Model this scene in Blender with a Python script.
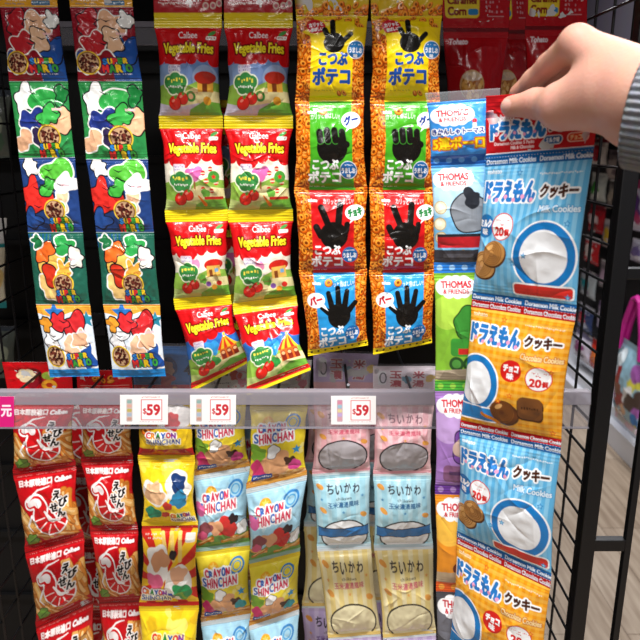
import bpy, math
import numpy as np
from mathutils import Vector, Matrix

for _o in list(bpy.data.objects):
    bpy.data.objects.remove(_o)
SC = bpy.context.scene
COL = SC.collection
pi = math.pi

# ------------------------------------------------------------------ camera
CAM_Z, PITCH, FPX = 1.5, math.radians(15.0), 680.0
cd = bpy.data.cameras.new('camera')
cd.sensor_width = 36.0
cd.lens = 36.0 * FPX / 640.0
cd.clip_start = 0.02
cam = bpy.data.objects.new('camera', cd)
COL.objects.link(cam)
cam.location = (0, 0, CAM_Z)
cam.rotation_euler = (pi / 2 - PITCH, 0, 0)
cd.dof.use_dof = True
cd.dof.focus_distance = 0.80
cd.dof.aperture_fstop = 11.0
SC.camera = cam

# ------------------------------------------------------------------ world, lights, exposure
wd = bpy.data.worlds.new('store_air')
SC.world = wd
wd.use_nodes = True
wd.node_tree.nodes['Background'].inputs['Color'].default_value = (0.85, 0.9, 1.0, 1)
wd.node_tree.nodes['Background'].inputs['Strength'].default_value = 0.12

def area(name, loc, size, power, col, target=None):
    l = bpy.data.lights.new(name, 'AREA')
    l.shape = 'RECTANGLE'
    l.size, l.size_y = size
    l.energy = power
    l.color = col
    o = bpy.data.objects.new(name, l)
    COL.objects.link(o)
    o.location = loc
    if target is not None:
        o.rotation_euler = (Vector(target) - Vector(loc)).to_track_quat('-Z', 'Y').to_euler()
    return o

# ceiling fixtures over the aisle the photographer stands in, and over the next aisle
area('ceiling_light', (0.10, -0.15, 3.4), (1.5, 0.14), 165, (1.0, 0.975, 0.96))
area('ceiling_light', (-0.5, -1.5, 2.9), (1.3, 0.3), 42, (1.0, 0.97, 0.95))
area('ceiling_light', (1.05, 3.2, 2.9), (0.3, 3.6), 85, (0.97, 0.97, 1.0))

SC.view_settings.view_transform = 'Standard'
SC.view_settings.look = 'None'
SC.view_settings.gamma = 1.0
SC.view_settings.use_curve_mapping = False
SC.view_settings.exposure = -0.2

# ------------------------------------------------------------------ helpers: space
CP, SP = math.cos(PITCH), math.sin(PITCH)

def at(px, py, Y):
    """World point seen at photo pixel (px, py) on the vertical plane Y metres ahead."""
    a, b = (px - 320.0) / FPX, (320.0 - py) / FPX
    dy, dz = CP + b * SP, -SP + b * CP
    t = Y / dy
    return np.array([a * t, Y, CAM_Z + dz * t])

# ------------------------------------------------------------------ helpers: colour and materials
def hx(h):
    if not isinstance(h, str):
        return np.array(h, dtype=np.float32)
    h = h.lstrip('#')
    c = np.array([int(h[i:i + 2], 16) / 255 for i in (0, 2, 4)])
    return np.where(c <= 0.04045, c / 12.92, ((c + 0.055) / 1.055) ** 2.4).astype(np.float32)

def mat(name, col='#808080', rough=0.5, metal=0.0, spec=0.5, noise=0.0, nscale=30.0, bump=0.0, bscale=200.0,
        attr=False, coat=0.0, sss=0.0, emit=0.0):
    m = bpy.data.materials.new(name)
    m.use_nodes = True
    nt = m.node_tree
    b = nt.nodes['Principled BSDF']
    c = hx(col)
    b.inputs['Base Color'].default_value = (*[float(x) for x in c], 1)
    b.inputs['Roughness'].default_value = rough
    b.inputs['Metallic'].default_value = metal
    b.inputs['Specular IOR Level'].default_value = spec
    b.inputs['Coat Weight'].default_value = coat
    b.inputs['Coat Roughness'].default_value = 0.09
    tc = nt.nodes.new('ShaderNodeTexCoord')
    src = None
    if attr:
        a = nt.nodes.new('ShaderNodeAttribute')
        a.attribute_name = 'Col'
        src = a.outputs['Color']
        nt.links.new(src, b.inputs['Base Color'])
    if noise > 0:
        n = nt.nodes.new('ShaderNodeTexNoise')
        n.inputs['Scale'].default_value = nscale
        n.inputs['Detail'].default_value = 4
        nt.links.new(tc.outputs['Object'], n.inputs['Vector'])
        mx = nt.nodes.new('ShaderNodeMix')
        mx.data_type = 'RGBA'
        mx.blend_type = 'MULTIPLY'
        mx.inputs[0].default_value = noise
        if src is not None:
            nt.links.new(src, mx.inputs[6])
        else:
            mx.inputs[6].default_value = (*[float(x) for x in c], 1)
        nt.links.new(n.outputs['Color'], mx.inputs[7])
        nt.links.new(mx.outputs[2], b.inputs['Base Color'])
    if bump > 0:
        n2 = nt.nodes.new('ShaderNodeTexNoise')
        n2.inputs['Scale'].default_value = bscale
        nt.links.new(tc.outputs['Object'], n2.inputs['Vector'])
        bp = nt.nodes.new('ShaderNodeBump')
        bp.inputs['Strength'].default_value = bump
        bp.inputs['Distance'].default_value = 0.002
        nt.links.new(n2.outputs['Fac'], bp.inputs['Height'])
        nt.links.new(bp.outputs['Normal'], b.inputs['Normal'])
    if sss > 0:
        b.inputs['Subsurface Weight'].default_value = sss
        b.inputs['Subsurface Radius'].default_value = (0.008, 0.003, 0.0015)
        b.inputs['Subsurface Scale'].default_value = 0.6
    return m

def clear_mat(name, col='#ffffff', body=0.2, rough=0.12, tint='#ffffff'):
    """Thin clear plastic: mostly see-through, a milky body and a glossy skin."""
    m = bpy.data.materials.new(name)
    m.use_nodes = True
    nt = m.node_tree
    b = nt.nodes['Principled BSDF']
    b.inputs['Base Color'].default_value = (*[float(x) for x in hx(col)], 1)
    b.inputs['Roughness'].default_value = rough
    tr = nt.nodes.new('ShaderNodeBsdfTransparent')
    tr.inputs['Color'].default_value = (*[float(x) for x in hx(tint)], 1)
    fr = nt.nodes.new('ShaderNodeFresnel')
    fr.inputs['IOR'].default_value = 1.35
    ma = nt.nodes.new('ShaderNodeMath')
    ma.operation = 'ADD'
    ma.use_clamp = True
    ma.inputs[1].default_value = body
    nt.links.new(fr.outputs[0], ma.inputs[0])
    mx = nt.nodes.new('ShaderNodeMixShader')
    nt.links.new(ma.outputs[0], mx.inputs[0])
    nt.links.new(tr.outputs[0], mx.inputs[1])
    nt.links.new(b.outputs[0], mx.inputs[2])
    nt.links.new(mx.outputs[0], nt.nodes['Material Output'].inputs['Surface'])
    return m

M_FILM = mat('printed_film', rough=0.24, attr=True, bump=0.12, bscale=170, coat=0.12, spec=0.3)
M_MATTE = mat('printed_paper', rough=0.55, attr=True, spec=0.3, noise=0.05, nscale=90)
M_BLACK = mat('black_powder_coat', '#0c0c0e', 0.45, noise=0.2, nscale=60, spec=0.4)
M_PANEL = mat('black_back_board', '#08080a', 0.6, noise=0.3, nscale=20, spec=0.3)
M_STEEL = mat('hook_steel', '#3a3a3e', 0.35, metal=0.8, noise=0.15, nscale=80)

# ------------------------------------------------------------------ helpers: objects
def link(o, parent=None):
    COL.objects.link(o)
    if parent is not None:
        o.parent = parent
    return o

def tag(o, label=None, cat=None, group=None, kind=None):
    if label: o['label'] = label
    if cat: o['category'] = cat
    if group: o['group'] = group
    if kind: o['kind'] = kind
    return o

def empty(name, loc, label=None, cat=None, group=None):
    o = bpy.data.objects.new(name, None)
    o.location = [float(x) for x in loc]
    o.empty_display_size = 0.02
    link(o)
    return tag(o, label, cat, group)

def mesh_np(name, V, F, m, parent=None, cols=None, smooth=True, origin=None):
    """V (n,3) world points, F list/array of quads or tris. Vertices are stored relative to origin / the parent's location."""
    V = np.asarray(V, dtype=np.float64)
    o0 = np.array(parent.location) if (parent is not None and origin is None) else (np.array(origin) if origin is not None else np.zeros(3))
    me = bpy.data.meshes.new(name)
    if isinstance(F, np.ndarray):
        k = F.shape[1]
        me.vertices.add(len(V))
        me.vertices.foreach_set('co', (V - o0).astype(np.float32).ravel())
        me.loops.add(F.size)
        me.loops.foreach_set('vertex_index', F.astype(np.int32).ravel())
        me.polygons.add(len(F))
        me.polygons.foreach_set('loop_start', np.arange(0, F.size, k, dtype=np.int32))
        me.polygons.foreach_set('loop_total', np.full(len(F), k, dtype=np.int32))
        me.update(calc_edges=True)
    else:
        me.from_pydata([tuple(v) for v in (V - o0)], [], F)
        me.update()
    if smooth:
        me.polygons.foreach_set('use_smooth', np.ones(len(me.polygons), dtype=bool))
    if cols is not None:
        a = me.color_attributes.new('Col', 'FLOAT_COLOR', 'POINT')
        c4 = np.ones((len(V), 4), dtype=np.float32)
        c4[:, :3] = cols
        a.data.foreach_set('color', c4.ravel())
    me.materials.append(m)
    o = bpy.data.objects.new(name, me)
    if parent is None and origin is not None:
        o.location = [float(x) for x in origin]
    return link(o, parent)

class MB:
    """Collects boxes, tubes and lathes into one mesh."""
    def __init__(s):
        s.v, s.f = [], []
    def add(s, vs, fs):
        n = len(s.v)
        s.v += [tuple(float(c) for c in v) for v in vs]
        s.f += [tuple(i + n for i in f) for f in fs]
    def box(s, x0, x1, y0, y1, z0, z1, bev=0.0):
        b = min(bev, (x1 - x0) / 2.01, (y1 - y0) / 2.01, (z1 - z0) / 2.01)
        if b <= 0:
            vs = [(x, y, z) for z in (z0, z1) for y in (y0, y1) for x in (x0, x1)]
            s.add(vs, [(0, 2, 3, 1), (4, 5, 7, 6), (0, 1, 5, 4), (2, 6, 7, 3), (0, 4, 6, 2), (1, 3, 7, 5)])
            return
        import bmesh
        bm = bmesh.new()
        bmesh.ops.create_cube(bm, size=1)
        for v in bm.verts:
            v.co = ((x0 + x1) / 2 + v.co.x * (x1 - x0), (y0 + y1) / 2 + v.co.y * (y1 - y0), (z0 + z1) / 2 + v.co.z * (z1 - z0))
        bmesh.ops.bevel(bm, geom=bm.edges[:], offset=b, segments=2, affect='EDGES', profile=0.5)
        bm.verts.index_update()
        s.add([v.co for v in bm.verts], [[v.index for v in f.verts] for f in bm.faces])
        bm.free()
    def tube(s, pts, r, n=8, cap=True):
        pts = [Vector([float(c) for c in p]) for p in pts]
        rs = r if isinstance(r, (list, tuple)) else [r] * len(pts)
        rings = []
        up = None
        for i, p in enumerate(pts):
            d = (pts[min(i + 1, len(pts) - 1)] - pts[max(i - 1, 0)]).normalized()
            if up is None:
                up = d.orthogonal().normalized()
            else:
                up = (up - d * up.dot(d)).normalized()
            w = d.cross(up)
            rings.append([p + (up * math.cos(2 * pi * k / n) + w * math.sin(2 * pi * k / n)) * rs[i] for k in range(n)])
        vs = [v for ring in rings for v in ring]
        fs = []
        for i in range(len(pts) - 1):
            for k in range(n):
                a, b = i * n + k, i * n + (k + 1) % n
                fs.append((a, b, b + n, a + n))
        if cap:
            fs.append(tuple(range(n - 1, -1, -1)))
            fs.append(tuple((len(pts) - 1) * n + k for k in range(n)))
        s.add(vs, fs)
    def build(s, name, m, parent=None, smooth=False, origin=None):
        return mesh_np(name, np.array(s.v), s.f, m, parent, smooth=smooth, origin=origin)

# ------------------------------------------------------------------ helpers: printing (lettering and flat artwork as vertex colours)
_GC = {}
def glyphs(s, shear=0.0):
    key = (s, shear)
    if key not in _GC:
        c = bpy.data.curves.new('t', 'FONT')
        c.body = s
        c.resolution_u = 3
        c.shear = shear
        o = bpy.data.objects.new('t', c)
        me = bpy.data.meshes.new_from_object(o)
        me.calc_loop_triangles()
        v = np.empty(len(me.vertices) * 3, dtype=np.float32)
        me.vertices.foreach_get('co', v)
        t = np.empty(len(me.loop_triangles) * 3, dtype=np.int32)
        me.loop_triangles.foreach_get('vertices', t)
        bpy.data.objects.remove(o)
        bpy.data.meshes.remove(me)
        bpy.data.curves.remove(c)
        v = v.reshape(-1, 3)[:, :2]
        _GC[key] = (v, t.reshape(-1, 3))
    return _GC[key]

def dilate(m, r):
    r = float(r)
    if r < 0.5:
        return m
    R = int(math.ceil(r))
    out = m.copy()
    H, W = m.shape
    P = np.zeros((H + 2 * R, W + 2 * R), dtype=bool)
    P[R:R + H, R:R + W] = m
    for dy in range(-R, R + 1):
        for dx in range(-R, R + 1):
            if dx * dx + dy * dy <= r * r + 0.3 and (dx or dy):
                out |= P[R + dy:R + dy + H, R + dx:R + dx + W]
    return out

SS = 3
class Art:
    """Flat artwork, w x h units, painted at SS x the vertex density and averaged down."""
    def __init__(s, w, h, ppu=2.0, bg='#ffffff', seed=0):
        s.w, s.h = w, h
        s.nu, s.nv = int(round(w * ppu)) + 1, int(round(h * ppu)) + 1
        s.W, s.H = s.nu * SS, s.nv * SS
        s.kx, s.ky = s.W / w, s.H / h
        s.a = np.empty((s.H, s.W, 3), dtype=np.float32)
        s.a[:] = hx(bg)
        s.r = np.random.default_rng(seed + 17)
    def colors(s):
        return s.a.reshape(s.nv, SS, s.nu, SS, 3).mean(axis=(1, 3))
    def win(s, x0, y0, x1, y1):
        i0, i1 = max(0, int(x0 * s.kx)), min(s.W, int(x1 * s.kx) + 2)
        j0, j1 = max(0, int(y0 * s.ky)), min(s.H, int(y1 * s.ky) + 2)
        if i1 <= i0 or j1 <= j0:
            return None
        X = (np.arange(i0, i1) + 0.5) / s.kx
        Y = (np.arange(j0, j1) + 0.5) / s.ky
        return (slice(j0, j1), slice(i0, i1)), X[None, :], Y[:, None]
    def put(s, sl, m, c, al=1.0):
        c = hx(c)
        v = s.a[sl]
        if al >= 1:
            v[m] = c
        else:
            v[m] = v[m] * (1 - al) + c * al
    def rect(s, x0, y0, x1, y1, c, r=0.0, al=1.0):
        q = s.win(x0, y0, x1, y1)
        if not q: return
        sl, X, Y = q
        dx = np.maximum(np.abs(X - (x0 + x1) / 2) - (x1 - x0) / 2 + r, 0)
        dy = np.maximum(np.abs(Y - (y0 + y1) / 2) - (y1 - y0) / 2 + r, 0)
        s.put(sl, dx * dx + dy * dy <= max(r * r, 1e-9), c, al)
    def ell(s, cx, cy, rx, ry, c, rot=0.0, al=1.0):
        R = max(rx, ry)
        q = s.win(cx - R, cy - R, cx + R, cy + R)
        if not q: return
        sl, X, Y = q
        co, si = math.cos(rot), math.sin(rot)
        x, y = (X - cx) * co + (Y - cy) * si, -(X - cx) * si + (Y - cy) * co
        s.put(sl, (x / rx) ** 2 + (y / ry) ** 2 <= 1, c, al)
    def circ(s, cx, cy, r, c, al=1.0):
        s.ell(cx, cy, r, r, c, al=al)
    def ring(s, cx, cy, r, w, c):
        q = s.win(cx - r - w, cy - r - w, cx + r + w, cy + r + w)
        if not q: return
        sl, X, Y = q
        s.put(sl, np.abs(np.hypot(X - cx, Y - cy) - r) <= w / 2, c)
    def poly(s, pts, c, al=1.0):
        xs, ys = [p[0] for p in pts], [p[1] for p in pts]
        q = s.win(min(xs), min(ys), max(xs), max(ys))
        if not q: return
        sl, X, Y = q
        m = np.zeros((Y.shape[0], X.shape[1]), dtype=bool)
        n = len(pts)
        for i in range(n):
            x0, y0 = pts[i]
            x1, y1 = pts[(i + 1) % n]
            if y0 == y1: continue
            m ^= ((Y < y0) != (Y < y1)) & (X < x0 + (Y - y0) * (x1 - x0) / (y1 - y0))
        s.put(sl, m, c, al)
    def line(s, pts, w, c, al=1.0):
        ws = w if isinstance(w, (list, tuple)) else [w] * len(pts)
        for (x0, y0), (x1, y1), w0, w1 in zip(pts[:-1], pts[1:], ws[:-1], ws[1:]):
            R = max(w0, w1)
            q = s.win(min(x0, x1) - R, min(y0, y1) - R, max(x0, x1) + R, max(y0, y1) + R)
            if not q: continue
            sl, X, Y = q
            L2 = max((x1 - x0) ** 2 + (y1 - y0) ** 2, 1e-9)
            t = np.clip(((X - x0) * (x1 - x0) + (Y - y0) * (y1 - y0)) / L2, 0, 1)
            s.put(sl, np.hypot(X - x0 - t * (x1 - x0), Y - y0 - t * (y1 - y0)) <= (w0 + (w1 - w0) * t) / 2, c, al)
    def star(s, cx, cy, r, c, n=5, inner=0.45, rot=-pi / 2):
        s.poly([(cx + math.cos(rot + k * pi / n) * (r if k % 2 == 0 else r * inner), cy + math.sin(rot + k * pi / n) * (r if k % 2 == 0 else r * inner)) for k in range(2 * n)], c)
    def splash(s, cx, cy, r, c, seed=0, out=None, ow=1.2, amp=0.22, asp=1.0, rot=0.0):
        """A plain wavy-edged patch of colour."""
        g = np.random.default_rng(seed)
        ph = g.random(5) * 2 * pi
        am = amp * g.random(5) / np.arange(1, 6) ** 0.5
        th = np.linspace(0, 2 * pi, 48, endpoint=False)
        rr = 1 + sum(am[k] * np.sin((k + 2) * th + ph[k]) for k in range(5))
        co, si = math.cos(rot), math.sin(rot)
        def ptsf(R):
            x, y = np.cos(th) * (rr * r * asp + R), np.sin(th) * (rr * r + R)
            return list(zip(cx + x * co - y * si, cy + x * si + y * co))
        if out: s.poly(ptsf(ow), out)
        s.poly(ptsf(0), c)
    def mask_text(s, t, x0, y0, x1, y1, shear=0.0, rot=0.0, arc=0.0, pad=0):
        v, tri = glyphs(t, shear)
        if len(v) == 0: return None
        lo, hi = v.min(0), v.max(0)
        n = (v - lo) / np.maximum(hi - lo, 1e-6)
        px = x0 + n[:, 0] * (x1 - x0)
        py = y1 - n[:, 1] * (y1 - y0)
        if arc:
            py = py - arc * (1 - (2 * n[:, 0] - 1) ** 2)
        if rot:
            cx, cy = (x0 + x1) / 2, (y0 + y1) / 2
            co, si = math.cos(rot), math.sin(rot)
            px, py = cx + (px - cx) * co - (py - cy) * si, cy + (px - cx) * si + (py - cy) * co
        gx, gy = px * s.kx, py * s.ky
        i0, i1 = int(gx.min()) - pad - 1, int(gx.max()) + pad + 2
        j0, j1 = int(gy.min()) - pad - 1, int(gy.max()) + pad + 2
        m = np.zeros((j1 - j0, i1 - i0), dtype=bool)
        gx, gy = gx - i0 - 0.5, gy - j0 - 0.5
        for a, b, c in tri:
            ax, ay, bx, by, cx_, cy_ = gx[a], gy[a], gx[b], gy[b], gx[c], gy[c]
            u0, u1 = max(int(min(ax, bx, cx_)), 0), min(int(max(ax, bx, cx_)) + 1, m.shape[1] - 1)
            w0, w1 = max(int(min(ay, by, cy_)), 0), min(int(max(ay, by, cy_)) + 1, m.shape[0] - 1)
            den = (by - cy_) * (ax - cx_) + (cx_ - bx) * (ay - cy_)
            if abs(den) < 1e-9: continue
            X = np.arange(u0, u1 + 1)[None, :]
            Y = np.arange(w0, w1 + 1)[:, None]
            l1 = ((by - cy_) * (X - cx_) + (cx_ - bx) * (Y - cy_)) / den
            l2 = ((cy_ - ay) * (X - cx_) + (ax - cx_) * (Y - cy_)) / den
            m[w0:w1 + 1, u0:u1 + 1] |= (l1 >= -0.02) & (l2 >= -0.02) & (l1 + l2 <= 1.02)
        return m, i0, j0
    def blit(s, m, i0, j0, c, al=1.0):
        H, W = m.shape
        a0, a1 = max(0, i0), min(s.W, i0 + W)
        b0, b1 = max(0, j0), min(s.H, j0 + H)
        if a1 <= a0 or b1 <= b0: return
        s.put((slice(b0, b1), slice(a0, a1)), m[b0 - j0:b1 - j0, a0 - i0:a1 - i0], c, al)
    def text(s, t, x0, y0, x1, y1, c, out=None, ow=0.0, bold=0.0, out2=None, ow2=0.0, **k):
        pad = int(max(ow, ow2, bold) * s.kx) + 2
        r = s.mask_text(t, x0, y0, x1, y1, pad=pad, **k)
        if not r: return
        m, i0, j0 = r
        if bold: m = dilate(m, bold * s.kx)
        if out2: s.blit(dilate(m, ow2 * s.kx), i0, j0, out2)
        if out: s.blit(dilate(m, ow * s.kx), i0, j0, out)
        s.blit(m, i0, j0, c)
    def letters(s, t, x0, y0, x1, y1, cols, out=None, ow=0.0, bold=0.0, jit=0.0, rot=0.0, **k):
        n = len(t)
        wts = np.array([0.45 if ch in 'I1' else 1.0 for ch in t])
        xs = x0 + np.concatenate([[0], np.cumsum(wts)]) / wts.sum() * (x1 - x0)
        cy, mx = (y0 + y1) / 2, (x0 + x1) / 2
        for pas in (0, 1):
            for i, ch in enumerate(t):
                dy = jit * (1 if i % 2 else -1) + math.tan(rot) * ((xs[i] + xs[i + 1]) / 2 - mx)
                g = (0.3 if ch in 'I1' else 0.1) * (xs[i + 1] - xs[i])
                if pas == 0 and out:
                    s.text(ch, xs[i] + g, y0 + dy, xs[i + 1] - g, y1 + dy, out, bold=bold + ow, rot=rot, **k)
                if pas == 1:
                    s.text(ch, xs[i] + g, y0 + dy, xs[i + 1] - g, y1 + dy, cols[i % len(cols)], bold=bold, rot=rot, **k)
    def ticks(s, x0, y0, x1, y1, c, rows=1, al=1.0, fill=0.75):
        """Print too small to read in the photograph: rows of tiny marks."""
        rh = (y1 - y0) / rows
        for j in range(rows):
            x = x0
            while x < x1:
                w = rh * (0.25 + 0.5 * s.r.random())
                if s.r.random() < fill:
                    yy = y0 + j * rh + rh * 0.3 * s.r.random()
                    s.rect(x, yy, min(x + w * 0.6, x1), yy + rh * (0.25 + 0.35 * s.r.random()), c, al=al)
                x += w
    def fries(s, x0, y0, x1, y1, n, cols=('#d98a3a', '#e8b060', '#c87828'), w=5, L=22, rot=None):
        for k in range(n):
            x, y = x0 + s.r.random() * (x1 - x0), y0 + s.r.random() * (y1 - y0)
            a = (rot if rot is not None else s.r.random() * pi) + s.r.normal() * 0.3
            dx, dy = math.cos(a) * L / 2, math.sin(a) * L / 2
            s.line([(x - dx, y - dy), (x + dx, y + dy)], w * 1.15, '#a85e20')
            s.line([(x - dx, y - dy), (x + dx, y + dy)], w, cols[k % len(cols)])
            s.line([(x - dx * .8 - .6, y - dy * .8 - .6), (x + dx * .8 - .6, y + dy * .8 - .6)], w * .35, '#f2c988')
    def rings(s, x0, y0, x1, y1, n, r=3.6):
        """Fried ring snacks scattered thickly."""
        for k in range(n):
            x, y = x0 + s.r.random() * (x1 - x0), y0 + s.r.random() * (y1 - y0)
            c = ['#e87a14', '#d8620c', '#ee8e22', '#c8540a'][int(s.r.random() * 4)]
            rr = r * (0.8 + 0.4 * s.r.random())
            if s.r.random() < 0.6:
                e, a = 0.55 + 0.4 * s.r.random(), s.r.random() * pi
                s.ell(x, y + .5, rr * 1.15, rr * e * 1.15, '#8a3a06', a)
                s.ell(x, y, rr, rr * e, c, a)
                s.ell(x - .4, y - .6, rr * .8, rr * e * .7, '#f3a036', a)
                s.ell(x, y, rr * .45, rr * e * .42, '#7c3406', a)
            else:
                a = s.r.random() * pi
                s.ell(x, y + .5, rr * 1.1, rr * .75, '#8a3a06', a)
                s.ell(x, y, rr, rr * .6, c, a)
                s.ell(x - .5, y - .7, rr * .6, rr * .25, '#f6ac48', a)

# ------------------------------------------------------------------ helpers: filled film packs
def vnoise(nv, nu, fy, fx, g):
    G = g.random((fy + 2, fx + 2)) * 2 - 1
    y = np.linspace(0, fy, nv, endpoint=True) * 0.999
    x = np.linspace(0, fx, nu, endpoint=True) * 0.999
    yi, xi = y.astype(int), x.astype(int)
    ty, tx = y - yi, x - xi
    ty, tx = (ty * ty * (3 - 2 * ty))[:, None], (tx * tx * (3 - 2 * tx))[None, :]
    a, b = G[yi][:, xi], G[yi][:, xi + 1]
    c, d = G[yi + 1][:, xi], G[yi + 1][:, xi + 1]
    return a * (1 - tx) * (1 - ty) + b * tx * (1 - ty) + c * (1 - tx) * ty + d * tx * ty

def pack(name, quad, art, parent, D=0.018, st=0.07, sb=0.07, pinch=0.10, seed=0, peak=0.55, wr=1.0, m=None, label=None, back='#c8c8c8', flat=False, skew=0.0):
    """A pillow pack of film between two crimped seals. quad: world TL, TR, BR, BL."""
    g = np.random.default_rng(seed + 991)
    C = art.colors()
    nv, nu, _ = C.shape
    TL, TR, BR, BL = [np.asarray(p, dtype=float) for p in quad]
    s = np.linspace(0, 1, nu)[None, :]
    t = np.linspace(0, 1, nv)[:, None]
    tt = np.clip((t - st) / max(1 - st - sb, 1e-3), 0, 1)
    e = math.log(0.5) / math.log(peak)
    bul = np.sin(pi * np.clip(tt, 0, 1) ** e) ** 0.62
    if flat: bul = bul * 0
    side = 1 - np.abs(2 * s - 1)
    prof = np.clip(1 - (2 * s - 1) ** 2, 0, 1) ** 0.6
    pn = pinch * bul * (1 + 0.35 * vnoise(nv, 2, 5, 1, g)[:, :1])
    sx = 0.5 + (s - 0.5) * (1 - pn) + skew * bul * 0.1
    P = (TL * (1 - sx[..., None]) + TR * sx[..., None]) * (1 - t[..., None]) + (BL * (1 - sx[..., None]) + BR * sx[..., None]) * t[..., None]
    rt, dn = TR - TL, BL - TL
    n = np.cross(dn, rt)
    n /= np.linalg.norm(n)
    w = np.linalg.norm(rt)
    # folds of the film
    h = vnoise(nv, nu, 3, 3, g) * 0.0016 + vnoise(nv, nu, 8, 7, g) * 0.0009 + vnoise(nv, nu, 18, 15, g) * 0.0005
    for top in (True, False):
        d = tt if top else 1 - tt
        for q in range(2):
            f = 3 + 3 * q + g.random() * 2
            ph = vnoise(nv, nu, 2, 4, g) * 1.3 + g.random() * 6
            h = h + (0.0013 - 0.0004 * q) * np.exp(-d / (0.16 - 0.05 * q)) * np.sin(2 * pi * f * s + ph) * np.minimum(d * 14, 1)
    asp = np.linalg.norm(dn) / w
    for k in range(15):
        px, py, a = g.random(), g.random() * asp, g.random() * pi
        X, Y = s - px, t * asp - py
        al, ac = X * math.cos(a) + Y * math.sin(a), -X * math.sin(a) + Y * math.cos(a) + 0.06 * np.sin(X * 7 + k)
        amp = (0.0010 + 0.0012 * g.random()) * (1 if g.random() < .6 else -1)
        h = h + amp * np.exp(-(al / (0.10 + 0.2 * g.random())) ** 2) * np.exp(-np.abs(ac) / (0.018 + 0.02 * g.random()))
    edge = np.minimum(side * 5, 1)
    body = np.minimum(np.minimum(tt, 1 - tt) * 10, 1)
    h = h * wr * (w / 0.08) * (edge * (0.25 + 0.75 * body))
    crimp = 0.00016 * np.sin(2 * pi * (t * asp * w) / 0.0032) * (1 - body)
    lazy = vnoise(nv, nu, 2, 2, g) * 0.002 * np.sin(pi * t)
    F = P + (D * bul * prof + h + crimp + lazy + 0.0003)[..., None] * n
    # back sheet
    MB_ = 7
    sb_ = np.linspace(1, 0, MB_ + 2)[1:-1][None, :]
    pb = 0.5 + (sb_ - 0.5) * (1 - pn) + skew * bul * 0.1
    PB = (TL * (1 - pb[..., None]) + TR * pb[..., None]) * (1 - t[..., None]) + (BL * (1 - pb[..., None]) + BR * pb[..., None]) * t[..., None]
    lb = np.repeat(lazy[:, ::-1][:, np.linspace(0, nu - 1, MB_ + 2).astype(int)[1:-1]], 1, axis=1)
    B = PB + (-0.7 * D * bul * np.clip(1 - (2 * sb_ - 1) ** 2, 0, 1) ** 0.6 + lb - 0.0003)[..., None] * n
    V = np.concatenate([F, B], axis=1)
    K = nu + MB_
    cb = np.broadcast_to(hx(back), (nv, MB_, 3))
    cols = np.concatenate([C, cb], axis=1).reshape(-1, 3)
    i = np.arange(K)
    j = np.arange(nv - 1)[:, None]
    a, b = j * K + i[None, :], j * K + (i[None, :] + 1) % K
    Q = np.stack([a, a + K, b + K, b], axis=-1).reshape(-1, 4)
    o = mesh_np(name, V.reshape(-1, 3), Q, m or M_FILM, parent, cols=cols, origin=None if parent is not None else (BL + BR) / 2)
    if label: o['label'] = label
    return o

# ------------------------------------------------------------------ artwork of each printed pack
def art_choco_tag(A, cx, cy, r):
    A.circ(cx, cy, r + 2.2, '#e8c23a')
    A.circ(cx, cy, r + 0.8, '#6a3a20')
    A.circ(cx, cy, r, '#c9a27a')
    for k in range(46):
        a, d = A.r.random() * 2 * pi, r * math.sqrt(A.r.random()) * 0.9
        A.ell(cx + d * math.cos(a), cy + d * math.sin(a), 1.7, 1.2, ['#3a1612', '#52201a', '#6e3226'][k % 3], A.r.random() * 3)
    A.ticks(cx - r, cy - r - 2.6, cx + r, cy - r - 0.6, '#b02020', 1)

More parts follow.
